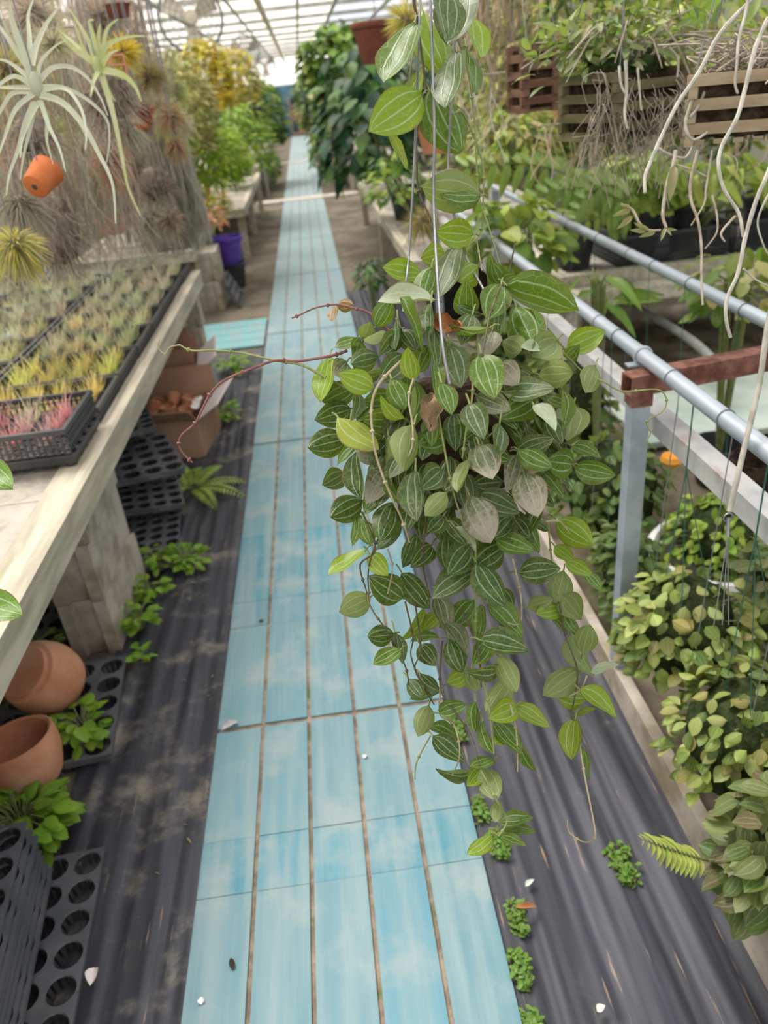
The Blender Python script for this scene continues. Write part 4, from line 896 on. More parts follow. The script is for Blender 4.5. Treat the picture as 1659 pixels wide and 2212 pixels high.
# weeds on the ground: each leaf its own piece
def weed(x, y, r, h, n_, Ls, col, label, z0=.02, creep=False):
    t = thing('weed', (x, y, z0), label, 'weed'); st = MB()
    n_ = int(n_ * 2.2); Ls = (Ls[0] * 1.05, Ls[1] * 1.15)
    for k in range(n_):
        q = U(0, 2 * PI); rr = r * math.sqrt(U(.05, 1)); c = Vector((x + math.cos(q) * rr, y + math.sin(q) * rr, z0 + U(.25, 1) * h)); d = Vector((math.cos(q) + U(-.4, .4), math.sin(q) + U(-.4, .4), U(-.3, .5)))
        if creep: c.x = x + U(-.6, 1.0) * r * (1 - .3 * rnd.random()); c.y = y + U(-1.5, 1.5) * r; c.z = z0 + U(0, 1) * h; d = Vector((U(-1, 1), U(-1, 1), U(-.1, .6)))
        put('leaf', WL[rnd.randrange(2)], t, orient(c, d, Vector((U(-.3, .3), U(-.3, .3), 1)), U(*Ls)), color=(*jit(col, .2), 0)); st.tube([(x + U(-.01, .01), y + U(-.01, .01), z0 - .01) if not creep else (c.x + U(-.01, .01), c.y + U(-.01, .01), z0 - .008), ((x + c.x) / 2 if not creep else c.x, (y + c.y) / 2 if not creep else c.y, c.z - .01), c], .0014, 4)
    st.build('stems', 'vine_green', t, kind='stuff'); return t
GW = (.22, .42, .03)
weed(-.855, 1.30, .095, .12, 60, (.035, .055), GW, 'big clump of bright green weeds between terracotta pot and grey tray stack')
weed(-.79, 1.60, .06, .10, 16, (.035, .05), GW, 'green weeds behind the open terracotta pot')
weed(-.735, 2.10, .05, .07, 16, (.03, .042), GW, 'green weeds at the near foot of the block pillar')
weed(-.725, 2.28, .045, .06, 12, (.03, .04), GW, 'green weeds halfway along the foot of the block pillar')
weed(-.73, 2.46, .045, .09, 14, (.03, .042), GW, 'green weeds at the far foot of the block pillar')
weed(-.63, 2.46, .07, .05, 22, (.028, .04), GW, 'low round green weed alone on the black cloth')
weed(-.70, 1.93, .02, .04, 5, (.03, .04), GW, 'tiny weed seedling between cell tray and black cloth')
weed(-.60, 3.9, .06, .06, 16, (.03, .045), GW, 'weeds beside the open carton of terracotta pots')
weed(-.62, 4.7, .09, .08, 18, (.04, .06), GW, 'weeds growing past the far carton')
weed(-1.05, 1.95, .10, .10, 24, (.02, .03), (.16, .24, .05), 'shaded weeds under the bench behind the upturned pot')
weed(.46, 1.01, .032, .02, 60, (.008, .014), (.12, .26, .03), 'small moss cushion with tiny leaves in the middle of the black cloth', .014, True)
for k, (y, n_) in enumerate(((.72, 40), (.83, 34), (.93, 26), (1.1, 30), (1.2, 22), (1.45, 20))):
    weed(.198 + (.02 if k in (2, 3) else 0), y, .022, .02, int(n_ * 1.6), (.008, .014), (.12, .26, .03), 'tiny creeping weed along the right edge of the blue path', .012, True)['group'] = 'creeping weeds along the path edge'
# scraps lying about
def scrap(px, py, Ln, mat, label, cat='leaf', z=.026, name='fallen_leaf', wd=None, group=None):
    p = onz(px, py, z); me = leaf_mesh(name, 'plain_leaf', wd or .45, .5, .2, .6, 4, 6); me.materials[0] = MATS[mat]
    o = put(name, me, None, orient(p, (U(-1, 1), U(-1, 1), .15), (0, 0, 1), Ln)); return tag(o, label, cat, group)
scrap(785, 1638, .014, 'paper', 'white petal on the blue path beside a board gap', 'petal', .024, 'petal', .9)
scrap(435, 2170, .014, 'paper', 'white petal at the left edge of the blue path', 'petal', .024, 'petal', .9)
scrap(205, 2090, .035, 'paper', 'torn whitish leaf scrap on the black cloth by the cell tray', 'leaf', .04, wd=.7)
scrap(1160, 1960, .055, 'dry_leaf', 'curled orange-brown dead leaf on the rumpled cloth', 'leaf', .03, wd=.25)
scrap(1290, 2185, .018, 'cream_metal', 'pale yellow petal on the rumpled cloth', 'petal', .03, 'petal', .8)
scrap(1135, 1915, .026, 'green_sheet', 'pale green fallen leaf on the rumpled cloth', 'leaf', .03)
scrap(505, 2095, .026, 'soil', 'small dark leaf on the blue path near its left edge', 'leaf', .025)
scrap(515, 1560, .05, 'metal_shade', 'greyish dead leaf on the blue path near the cross gap', 'leaf', .025)
scrap(560, 1345, .022, 'soil', 'dark leaf fragment on a blue board past the cross gap', 'leaf', .025)
for k in range(26):
    y = U(1.0, 4.5); x = U(-.68, -.46); p = Vector((x, y, .02)); me = HL[0]
    o = put('leaf_litter', NL[0], None, orient((x, y, wr(x, y, 1.3) + .003), (U(-1, 1), U(-1, 1), .05), (0, 0, 1), U(.010, .022)), color=(*jit((.42, .26, .17), .2), 0)); tag(o, 'tiny tan leaf scrap on the black cloth between bench and path', 'leaf', 'leaf scraps on the cloth')

# ------------------------------------------------------------------ wooden slat baskets with orchids
def basket(c, sx, sz, layers, rz, mat, label):
    t = thing('slat_basket', (c.x, c.y, c.z - sz / 2), label, 'basket', None, rz); h = sz / layers
    for k in range(layers):
        z = k * h
        for sg in (-1, 1):
            mb = MB(); a = sx * .5; e = .012
            if k % 2: mb.box((-a - e, sg * a - .007, z), (a + e, sg * a + .007, z + h * .96))
            else: mb.box((sg * a - .007, -a - e, z), (sg * a + .007, a + e, z + h * .96))
            mb.build('slat', mat, t, False, False)
    mb = MB(); mb.box((-sx * .46, -sx * .46, .012), (sx * .46, sx * .46, sz * .93)); mb.build('bark_fill', 'bark', t, False, False)
    for k in range(5): mb = MB(); x = -sx * .4 + k * sx * .2; mb.box((x - .008, -sx * .49, .002), (x + .008, sx * .49, .010)); mb.build('floor_slat', mat, t, False, False)
    for a, b in ((-1, -1), (1, -1), (1, 1), (-1, 1)):
        mb = MB(); mb.tube([(a * sx * .5, b * sx * .5, sz), (0, 0, sz + .5)], .0013, 5); mb.build('hanger_wire', 'wire', t, True, False)
    mb = MB(); mb.tube([(0, 0, sz + .49), (0, 0, RZ - .05 - (c.z - sz / 2))], .0016, 5); mb.build('hanger_wire', 'wire', t, True, False)
    return t
b1 = dep(1345, 225, 1.62); b2 = dep(1610, 225, 1.34); b3 = dep(1150, 170, 1.95)
basket(b1, .17, .125, 7, .35, 'mossy_wood', 'mossy dark wooden slat basket under a mass of small-leaved stems')
basket(b2, .155, .11, 6, -.55, 'tan_wood', 'tan wooden slat basket filled with pale roots')
basket(b3, .08, .15, 8, .2, 'brown_wood', 'reddish-brown slat basket partly hidden behind grey stems')
ob = thing('basket_plant', b1 + Vector((0, 0, .02)), 'sprawling small-leaved grey-green plant spilling from the mossy basket', 'plant')
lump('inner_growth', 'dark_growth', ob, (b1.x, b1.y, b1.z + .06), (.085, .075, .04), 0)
for k in range(298):
    d = rdir(-.35, 1); sq = U(.45, 1.0) if k % 3 else U(.2, .6); c = b1 + Vector((d.x * .21 * sq, d.y * .12 * sq + .01, max(-.10, d.z * .115 * sq) + .10 + U(-.02, .02))); dr = Vector((d.x + U(-.8, .8), d.y + U(-.8, .8), U(-.6, .6)))
    put('leaf', NL[k % 2], ob, orient(c, dr, d + Vector((0, 0, .8)), U(.032, .052), 1.35), color=(*jit(rnd.choice(((.20, .25, .10), (.27, .31, .15), (.14, .19, .08), (.33, .30, .17))), .2), 0))
mb = MB()
for k in range(26):
    d = rdir(-.4, .9); e = b1 + Vector((d.x * .22, d.y * .12, d.z * .12 + .07)); mid = b1 + Vector((d.x * .1, d.y * .08, .09 + U(0, .06))); mb.tube(smoothpath([b1 + Vector((U(-.05, .05), U(-.05, .05), .05)), mid, e], 3), [.0022] * 6 + [.0012], 4)
mb.build('stems', 'fine_root', ob, kind='stuff')
def rootset(nm, root, lst, r, mat='aerial_root'):
    for txt, z, t0, k in lst:
        pts = smoothpath(zpts(txt, z, t0), 5); mb = MB(); m_ = len(pts); mb.tube(pts, [r * k * (1 - .35 * i / m_) * (1 + .06 * math.sin(i * 1.7)) for i in range(m_)], 7); mb.build(nm, mat, root)
ZT = (1000, 0, 659 / 1659); ZV = (1240, 280, 419 / 1659)
rp = thing('rooty_orchid', b2 + Vector((0, 0, .04)), 'tangle of pale orchid roots in the tan slat basket with long aerial roots', 'plant')
rootset('aerial_root', rp, [('1600 -40 1570 0 1400 180 1280 400 1170 560 1090 720 1020 880 990 960 990 1050', ZT, (1.22, 1.18), 1.1), ('1659 100 1590 260 1540 460 1490 640 1410 790 1390 900 1420 1030 1500 1160 1525 1290', ZT, (1.18, 1.16), 1.05),
                            ('1760 100 1659 370 1560 600 1470 900 1400 1230 1310 1440 1300 1620 1340 1780', ZV, (1.15, 1.16), 1.05), ('1550 -20 1540 60 1500 220 1490 350 1480 450 1495 510', ZT, (1.2, 1.2), .8),
                            ('1740 420 1620 640 1570 800 1610 960 1659 1060 1740 1100', ZV, (1.2, 1.22), .5), ('1450 1190 1550 1280 1680 1350', ZV, (1.2, 1.22), .5), ('1290 420 1240 560 1210 680 1250 760 1330 720', ZT, 1.3, .9), ('1320 480 1280 580 1230 640', ZT, 1.3, .8)], .0036)
rootset('aerial_root', ob, [('885 330 890 500 880 620 895 700', ZT, 1.45, 1), ('850 360 860 460 890 520', ZT, 1.45, .8), ('950 370 960 480 970 600', ZT, 1.45, .7),
                            ('1120 260 1170 320 1165 420', ZT, 1.5, .8), ('520 120 620 180 760 200 850 210', ZT, 1.6, .6)], .0034)
hs = thing('dangling_stem', dep(1470, 420, 1.3), 'thin bare orchid stems with root tips dangling under the tan basket', 'stem')
rootset('stem', hs, [('870 180 850 300 800 450 770 620 760 740 790 840', ZV, 1.3, 1.7), ('1060 180 1000 420 1000 600 1060 780 1090 1000 1090 1250 1100 1500', ZV, 1.3, 1.3), ('1180 180 1130 500 1110 640 1000 820', ZV, 1.32, .9), ('400 640 500 690 560 800 640 860 740 860', ZV, 1.28, 1.2),
                     ('1180 560 1220 720 1220 880 1120 1020', ZV, 1.3, .9), ('720 160 830 220 950 240 1010 150', ZV, 1.32, 1.2), ('1380 740 1260 880 1290 960', ZV, 1.25, 1.0), ('880 300 1000 340 1130 400', ZV, 1.3, .8), ('1300 200 1390 260 1390 420', ZV, 1.3, .6)], .0022, 'fine_root')
for (bx, by, tx, ty) in ((490, 680, 340, 735), (500, 740, 380, 840), (480, 660, 400, 640), (620, 870, 490, 860), (700, 870, 570, 915), (640, 860, 520, 800), (780, 840, 745, 940), (790, 840, 830, 900), (780, 850, 880, 858), (860, 300, 820, 590), (770, 180, 790, 110)):
    a = dep(ZV[0] + bx * ZV[2], ZV[1] + by * ZV[2], 1.28); b = dep(ZV[0] + tx * ZV[2], ZV[1] + ty * ZV[2], 1.27)
    put('leaf', NL[0], hs, orient(a, b - a, C0 - a, (b - a).length, 1.0), color=(.30, .25, .15, .3))
mb = MB()
for k in range(90):
    a = b2 + Vector((U(-.07, .07), U(-.07, .07), .045 + U(0, .03))); mb.tube(smoothpath([a, a + Vector((U(-.05, .05), U(-.05, .05), U(0, .04))), a + Vector((U(-.09, .09), U(-.09, .09), U(-.02, .05)))], 3), .0016, 4)
mb.build('root_tangle', 'fine_root', rp, kind='stuff')
mb = MB()
for k in range(120):
    a = b1 + Vector((U(-.1, .1), U(-.11, -.06), U(-.05, .07))); mb.tube(smoothpath([a, a + Vector((U(-.03, .03), U(-.03, .0), U(-.05, -.01))), a + Vector((U(-.05, .05), U(-.03, .02), U(-.16, -.05)))], 3), .0009, 4)
mb.build('root_tangle', 'fine_root', ob, kind='stuff')

# ------------------------------------------------------------------ right rear bench with crates, black pots and leafy plants
low_bench(1.22, 3.2, 4.02, 4.87, .52, 'low bench carrying black crates and pots beyond the two pipes', ((1.34, 4.1), (3.1, 4.1), (1.34, 4.78), (3.1, 4.78)))
TR2 = tray_meshes(.30, .20, .16)
for k, (x, rz) in enumerate(((1.86, .04), (2.50, -.03), (1.86, .0))):
    mesh_tray(x, 4.26 if k < 2 else 4.67, .5205, ('black crate with black pots on the low bench beyond the pipes', 'black crate next to the crate of pots, nearer the right wall', 'black crate on the rear of the low bench behind the pots')[k], None, rz, 0, TR2)
for k, (x, y, r) in enumerate(((1.74, 4.27, .125), (2.48, 4.28, .14), (2.02, 4.27, .10))): potobj('nursery_pot', pot_prof(r * .8, r, .25), 'black_plastic', TZ((x, y, .531)), ('round black pot in a crate beside the arching fronds', 'round black pot under drooping strap leaves beyond the tan basket', 'small black pot between two larger ones in the crates')[k], n_=24)
ar = thing('arching_plant', (1.36, 4.2, .53), 'plant with arching fronds of broad pale green leaflets beyond the pipes', 'plant')
mb = MB(); mb.lathe(pot_prof(.09, .12, .2), 20, TZ((1.36, 4.2, .522))); mb.build('pot', 'black_plastic', ar)
def pxfrond(pts, n_, ln, col):
    P_ = smoothpath([Vector((1.36, 4.2, .70))] + [dep(x, y, t) for x, y, t in pts], 6); k0 = 5; mb = MB(); m_ = len(P_); mb.tube(P_, [.006 * (1 - .7 * i / m_) for i in range(m_)], 5, col=(.2, .28, .08)); fr = mb.build('frond', 'foliage', ar)
    for i in range(n_):
        s_ = k0 + (m_ - 2 - k0) * i / (n_ - 1); a = int(s_); p = P_[a].lerp(P_[a + 1], s_ - a); tg = (P_[a + 1] - P_[a]).normalized(); l = ln * (1 - .45 * (i / n_) ** 2) * U(.9, 1.1)
        for sg in (0, 1):
            d = tg * .45 + (Vector((0, -.15, -1)) if sg == 0 else Vector((.1, .75, .35))); l2 = l * (.5 if steel(p + d.normalized() * l) or steel(p + d.normalized() * l * .7) else 1); put('leaflet', NL[i % 2], fr, orient(p, d, (C0 - p).normalized() + Vector((0, 0, .6)), l2, 1.25), color=(*jit(col, .12), 0))
pxfrond([(1330, 440, 3.7), (1220, 375, 3.5), (1110, 352, 3.4), (1000, 362, 3.3)], 13, .17, (.25, .38, .09))
pxfrond([(1350, 450, 3.7), (1290, 410, 3.5), (1210, 410, 3.4), (1130, 440, 3.3)], 12, .14, (.22, .35, .08))
pxfrond([(1350, 440, 3.7), (1320, 400, 3.6), (1270, 420, 3.4), (1240, 480, 3.3)], 10, .13, (.27, .38, .12))
pxfrond([(1360, 430, 3.7), (1370, 370, 3.7), (1420, 350, 3.6), (1480, 370, 3.5)], 10, .13, (.30, .42, .08))
pxfrond([(1340, 450, 3.8), (1290, 470, 3.5), (1240, 485, 3.4), (1200, 515, 3.35)], 9, .10, (.30, .38, .08))
def leafy(name, label, c, r, n_, Ln, asp, cols, cat='plant', group=None, pot=None, meshes=None, droop=.4, ground=None, bend=.2, stems=14, children=False, base=None, zmin=None):
    c = Vector(c); bx, by = base or (c.x, c.y); base = Vector((bx, by, ground if ground is not None else c.z - r[2])); t = thing(name, base, label, cat, group); mb = MB()
    zmin = zmin if zmin is not None else (ground + .03 if ground is not None else -9)
    for k in range(n_):
        for _ in range(12):
            d = rdir(-.7, 1); s = U(.45, 1.0) ** .5; p = c + Vector((d.x * r[0] * s, d.y * r[1] * s, d.z * r[2] * s)); dr = Vector((d.x + U(-.7, .7), d.y + U(-.7, .7), U(-droop - .4, .6 - droop)))
            l = Ln * U(.65, 1.2); tip = p + dr.normalized() * l; p.z += max(0, zmin + bend * l - min(p.z, tip.z)); tip = p + dr.normalized() * l
            if not any(steel(p.lerp(tip, q / 4)) for q in range(5)): break
        if children: put('leaf', (meshes or WL)[rnd.randrange(len(meshes or WL))], t, orient(p, dr, d + Vector((0, 0, .9)), l), color=(*jit(rnd.choice(cols), .2), 0))
        else: mb.leaf(p, dr, d + Vector((0, 0, .9)), l, l * asp, jit(rnd.choice(cols), .25), bend, 3)
    if not children: mb.build('foliage', 'foliage', t, kind='stuff')
    mb = MB(); b0 = Vector((bx, by, base.z + .02))
    for k in range(stems):
        for _ in range(12):
            d = rdir(-.2, .9); m1 = c + Vector((d.x * r[0] * .4, d.y * r[1] * .4, d.z * r[2] * .4)); m2 = c + Vector((d.x * r[0] * .85, d.y * r[1] * .85, d.z * r[2] * .85))
            if not any(steel(b0.lerp(m1, q / 10)) or steel(m1.lerp(m2, q / 10)) for q in range(11)): break
        else: continue
        mb.tube([b0, m1, m2], [.006, .004, .002], 5)
    mb.build('stems', 'vine_green', t, kind='stuff')
    if pot:
        pr, ph, pm = pot; mb = MB(); mb.lathe(pot_prof(pr * .75, pr, ph), 18, TZ((bx, by, base.z))); mb.build('pot', pm, t)
    return t
GG = [(.10, .20, .03), (.20, .32, .04), (.30, .40, .06), (.07, .14, .03)]
YG = [(.38, .46, .07), (.50, .55, .12), (.26, .37, .05)]
DG = [(.025, .075, .025), (.05, .12, .03), (.08, .18, .03), (.03, .09, .05)]
YY = [(.62, .52, .06), (.70, .60, .10), (.45, .44, .08), (.55, .40, .06)]
OL = [(.46, .42, .15), (.36, .37, .13), (.54, .48, .24), (.28, .30, .10)]
leafy('leafy_plant', 'yellow-green bushy plant under the arching fronds, beyond the first pipe', dep(1110, 505, 3.0), (.20, .25, .14), 130, .09, .42, YG + GG, pot=(.1, .18, 'black_plastic'), ground=.05, children=True, base=(.87, 3.1))
leafy('leafy_plant', 'bright green bushy plant above the round black pot', dep(1350, 400, 3.9), (.32, .25, .14), 170, .12, .36, GG + YG, ground=.535, children=True, base=(1.74, 4.27), zmin=.80)
leafy('leafy_plant', 'green leafy plant with brown tips below the second pipe by the tan basket roots', dep(1600, 620, 2.6), (.16, .2, .14), 90, .08, .45, GG + OL, ground=.05, children=True, pot=(.1, .16, 'black_plastic'))
leafy('leafy_plant', 'broad strap-leaved orchid between the two pipes', dep(1290, 620, 2.5), (.06, .08, .08), 9, .17, .3, [(.10, .2, .03), (.14, .26, .04)], ground=.05, children=True, meshes=[HL[0]] and NL, pot=(.08, .14, 'black_plastic'), base=(.90, 2.44))
leafy('leafy_plant', 'pale green leafy plant near the small black pots by the right wall', dep(1560, 400, 3.9), (.28, .2, .16), 110, .18, .22, YG, ground=.535, children=True, base=(2.02, 4.27), zmin=.80, meshes=LONG + NL)
mb = MB(); mb.box((1.15, 3.82, .40), (2.8, 3.96, .47)); o = mb.build('timber_beam', 'weathered_wood', None, False); tag(o, 'pale timber beam at the front of the crate bench beyond the pipes', 'beam')
for k, x in enumerate((1.25, 2.5)): mb = MB(); mb.box((x - .03, 3.85, 0), (x + .03, 3.94, .40)); o = mb.build('beam_stub', 'weathered_wood', None, False); tag(o, 'short timber stub under the pale beam, %s the arching plant' % ('next to' if k == 0 else 'farther from'), 'post')
mb = MB(); mb.box((1.25, 2.85, .05), (2.55, 3.6, .075)); o = mb.build('floor_sheet', 'green_sheet', None, False); tag(o, 'pale green flat sheet lying in the bed below the second pipe', 'sheet')
mb = MB(); mb.tube(smoothpath([onz(1340, 650, .25), onz(1420, 690, .25), onz(1500, 740, .25), onz(1560, 800, .25)], 4), .022, 10); o = mb.build('water_hose', 'metal_shade'); tag(o, 'dark grey pipe running low under the two galvanised pipes', 'pipe')
mb = MB(); pz = onz(1520, 760, .09); mb.lathe([(0, 0), (.07, 0), (.085, .3), (.08, .3), (.06, .02)], 14, TZ((1.30, 2.1, .05))); o = mb.build('tree_fern_log', 'bark'); tag(o, 'dark bark log standing under the second pipe', 'log')

# hanging background greenery, upper right
def strands(name, label, c, w_, d_, top, bot, n_, wd, cols, group=None, sway=.05, cat='plant', hang=True):
    c = Vector(c); t = thing(name, (c.x, c.y, bot), label, cat, group); mb = MB()
    for k in range(n_):
        x = c.x + U(-1, 1) * w_; y = c.y + U(-1, 1) * d_; z0 = top - U(0, .25) * (top - bot); z1 = bot + U(0, .45) * (top - bot); pts = []; a = U(0, 6)
        for j in range(7): s = j / 6; pts.append((x + sway * math.sin(a + s * 3) * s, y + sway * math.cos(a * 1.7 + s * 4) * s, z0 + (z1 - z0) * s))
        q = U(0, PI); mb.ribbon(pts, [wd * (1 - .5 * j / 6) for j in range(7)], (math.cos(q), math.sin(q), 0), jit(rnd.choice(cols), .25))
    mb.build('strands', 'strand', t, kind='stuff')
    mb = MB(); mb.tube([(c.x, c.y, top - .1), (c.x, c.y, RZ - .05)], .002, 5); mb.build('hanger_wire', 'wire', t)
    mb = MB(); mb.tube([(c.x - w_, c.y, top - .03), (c.x + w_, c.y, top - .03)], .003, 6); mb.build('hanging_bar', 'fine_root', t)
    return t
MOSS = [(.44, .43, .36), (.54, .52, .45), (.34, .33, .27)]; BRW = [(.46, .38, .31), (.58, .49, .41), (.34, .27, .21)]; TANR = [(.48, .38, .28), (.55, .45, .34), (.36, .28, .20)]
def hang(o_c, z, x, y, root, mat='wire'):
    mb = MB(); mb.tube([(x, y, z), (x, y, RZ - .05)], .0018, 5); mb.build('hanger_wire', mat, root)
def hleafy(label, c, r, n_, Ln, asp, cols, pot=None, children=False, meshes=None, droop=.4, group=None):
    t = leafy('hanging_plant', label, c, r, n_, Ln, asp, cols, 'plant', group, pot, meshes, droop, children=children); hang(None, c[2] - r[2] * .5, c[0], c[1], t); return t
hleafy('grey-green hanging plant at the top behind the mossy basket', dep(1290, 40, 2.6), (.36, .18, .20), 420, .07, .35, OL + GG)
hleafy('large yellow-green hanging plant at the top right of the tan basket', dep(1560, 40, 3.35), (.40, .25, .32), 380, .12, .30, YG + OL)
hleafy('light green hanging plant between wires and reddish basket', dep(1130, 150, 3.5), (.23, .25, .34), 360, .08, .35, YG + OL)
hleafy('pale leafy hanging plant low behind the reddish basket', dep(1105, 290, 3.05), (.17, .15, .10), 150, .08, .35, YG + OL)
hleafy('olive hanging plant behind the tan basket roots', dep(1500, 130, 2.12), (.24, .13, .15), 300, .07, .3, OL + YG)
strands('hanging_roots', 'curtain of tan roots hanging under the mossy basket', dep(1310, 330, 2.5), .22, .1, 1.36, 1.12, 46, .006, TANR)
strands('hanging_roots', 'long pale root curtain at the top, right of the hanger wires', dep(1060, 90, 2.6), .12, .1, 1.95, 1.30, 130, .006, TANR)
strands('hanging_roots', 'sparse grey roots between reddish basket and arching fronds', dep(1060, 260, 2.35), .12, .08, 1.52, 1.2, 14, .005, MOSS)
strands('hanging_roots', 'brownish roots hanging at the far right by the tan basket', dep(1600, 330, 2.55), .2, .1, 1.36, 1.12, 40, .006, TANR)
for k, (px, py, t_, r, mt, lb) in enumerate(((815, 95, 3.2, .10, 'clay_brown', 'dark red-brown clay pot hanging beside the yellow grass ball'), (940, 300, 2.9, .07, 'terracotta', 'terracotta pot hanging behind the veined leaves'), (1230, 250, 3.0, .07, 'terracotta', 'small terracotta pot hanging behind the mossy basket'))):
    q = dep(px, py, t_); t = thing('hanging_pot', q, lb, 'pot'); mb = MB(); mb.lathe(pot_prof(r * .7, r, r * 1.5), 22, TZ((q.x, q.y, q.z - r * .7))); mb.build('body', mt, t); hang(None, q.z, q.x, q.y, t)
def ball(label, q, r, n_, cols, wd=.003, pot=None, zl=-.9, droop=.1, hangit=True, name='grassy_air_plant', group=None):
    t = thing(name, q - Vector((0, 0, r)), label, 'air plant', group); mb = MB()
    for k in range(n_):
        d = rdir(zl, 1); l = r * U(.7, 1.1); c = jit(rnd.choice(cols), .2); mb.ribbon([q + d * r * .15, q + d * l * .6 + Vector((0, 0, -droop * l * .3)), q + d * l + Vector((0, 0, -droop * l))], [wd, wd * .8, wd * .1], rdir(), c, .1)
    mb.build('leaves', 'strand', t, kind='stuff')
    mb = MB(); mb.lathe([(0, -r * .28), (r * .2, -r * .2), (r * .26, 0), (r * .18, r * .2), (0, r * .26)], 10, TZ(q)); mb.build('core', 'fibre', t)
    if pot: mb = MB(); mb.lathe(pot_prof(r * .35, r * .5, r * .8), 16, TZ(q - Vector((0, 0, r * .9)))); mb.build('pot', pot, t)
    if hangit: hang(None, q.z, q.x, q.y, t)
    return t
YT = [(.62, .58, .14), (.52, .50, .12), (.70, .62, .22), (.40, .34, .12)]
ball('ball of fine yellow grassy leaves hanging by the wires above the dark pot', dep(880, 45, 2.6), .10, 520, YT)
ball('yellow-brown grassy ball hanging behind the wires, over the pale bench', dep(912, 480, 3.6), .13, 420, [(.46, .42, .12), (.34, .30, .12), (.28, .22, .12)], droop=.3)

# right of the path, farther on
def rowplant(label, px, py, t_, r, n_, Ln, asp, cols, ground, pot=None, name='leafy_plant', droop=.4, children=False):
    c = dep(px, py, t_); b = (c.x, c.y)
    if ground: b = (max(c.x, .78), c.y) if c.x > 0 else (min(c.x, -1.10 if c.y < 8.3 else -.92), c.y)     # the pot or root stands on the bench, the crown may lean out
    return leafy(name, label, c, r, n_, Ln, asp, cols, ground=ground, pot=pot, droop=droop, children=children, base=b)
rowplant('dark broad-leaved plant over the pale timber bench', 800, 290, 6.0, (.42, .42, .42), 260, .19, .55, DG, .5, (.16, .25, 'black_plastic'), droop=.7)
rowplant('dark glossy climber above the timber bench behind the veined leaves', 790, 190, 7.3, (.45, .42, .40), 230, .2, .55, DG + GG[:1], .5, droop=.7)
rowplant('light green ivy-like climber rising over the dark plants', 735, 130, 8.0, (.42, .5, .34), 620, .13, .8, GG + [(.25, .42, .10)], .5, droop=.3)
rowplant('bright green bush at the corner of the pale timber bench', 850, 390, 5.0, (.2, .25, .18), 150, .08, .5, GG, .5)
rowplant('greyish green climber close to the far end of the timber bench', 700, 215, 13, (.5, .8, .62), 900, .14, .6, DG + GG + OL[:1], .5)
rowplant('low green bush at the path edge by the tan stake', 690, 330, 15, (.22, .5, .40), 240, .10, .6, GG, .0)
rowplant('reddish green bush under the far climber', 725, 280, 11, (.2, .3, .22), 160, .09, .6, [(.22, .08, .06), (.12, .16, .05)], .0)
leafy('leafy_plant', 'dark shaded plant under the pale timber bench', (.74, 5.75, .20), (.14, .2, .12), 120, .08, .4, DG, ground=.0)
rowplant('dark grassy plant at the cloth edge below the timber bench', 800, 590, 5.2, (.08, .2, .10), 90, .10, .3, DG, .0)
for k, (x, y, z) in enumerate(((.86, 5.4, 0), (.80, 6.2, 0), (.92, 7.2, 0))):
    potobj('nursery_pot', pot_prof(.10, .14, .2), 'black_plastic', TZ((x, y, z)), 'black nursery pot in the shade under the pale timber bench', 'pot', 'pots under the timber bench', 18)
for k in range(10):
    x = 1.35 + U(-.15, .7); y = 16.3 + k * 1.72; leafy('leafy_plant', 'leafy shrub lining the far right of the aisle', (x, y, U(1.15, 1.35)), (.45, .7, .62), 420, .17, .55, rnd.choice((GG, DG, DG + GG, OL + GG)), ground=.5 if y < 22.2 else .0, group='shrubs lining the far right')
for k in range(8):
    x = 2.5 + U(0, .45); y = 7.6 + k * 1.3; leafy('leafy_plant', 'leafy plant filling the depth behind the right bench row', (x, y, U(1.0, 1.5)), (.55, .5, .65), 520, .17, .5, rnd.choice((GG, DG, OL + GG, YG + OL)), ground=.0, group='plants behind the right bench')

# ------------------------------------------------------------------ left: hanging air plants
Z1 = (0, 0, 560 / 1659)
def strap_plant(label, ctr, t_, lst, wd, col, name='strap_air_plant', spread=.07):
    q = dep(ctr[0], ctr[1], t_); t = thing(name, q - Vector((0, 0, .03)), label, 'air plant')
    for i, (txt, k) in enumerate(lst):
        a = [float(x) for x in txt.split()]; n_ = len(a) // 2; off = U(-spread, spread); pts = [dep(Z1[0] + a[2 * j] * Z1[2], Z1[1] + a[2 * j + 1] * Z1[2], t_ + off * j / n_) for j in range(n_)]
        pts = smoothpath(pts, 4); m_ = len(pts); mb = MB(); mb.ribbon(pts, [wd * k * (1 - .85 * (j / (m_ - 1)) ** 1.2) for j in range(m_)], (C0 - q).normalized() + Vector((0, 0, .5)), (1, 1, 1), .18)
        o = mb.build('leaf', 'silver_leaf', t); o.color = (*jit(col, .12), 1)
    mb = MB(); mb.lathe([(0, -.02), (.009, -.014), (.012, .0), (.009, .02), (0, .03)], 10, TZ(q)); o = mb.build('core', 'silver_leaf', t); o.color = (*col, 1)
    hang(None, q.z, q.x, q.y, t); return t
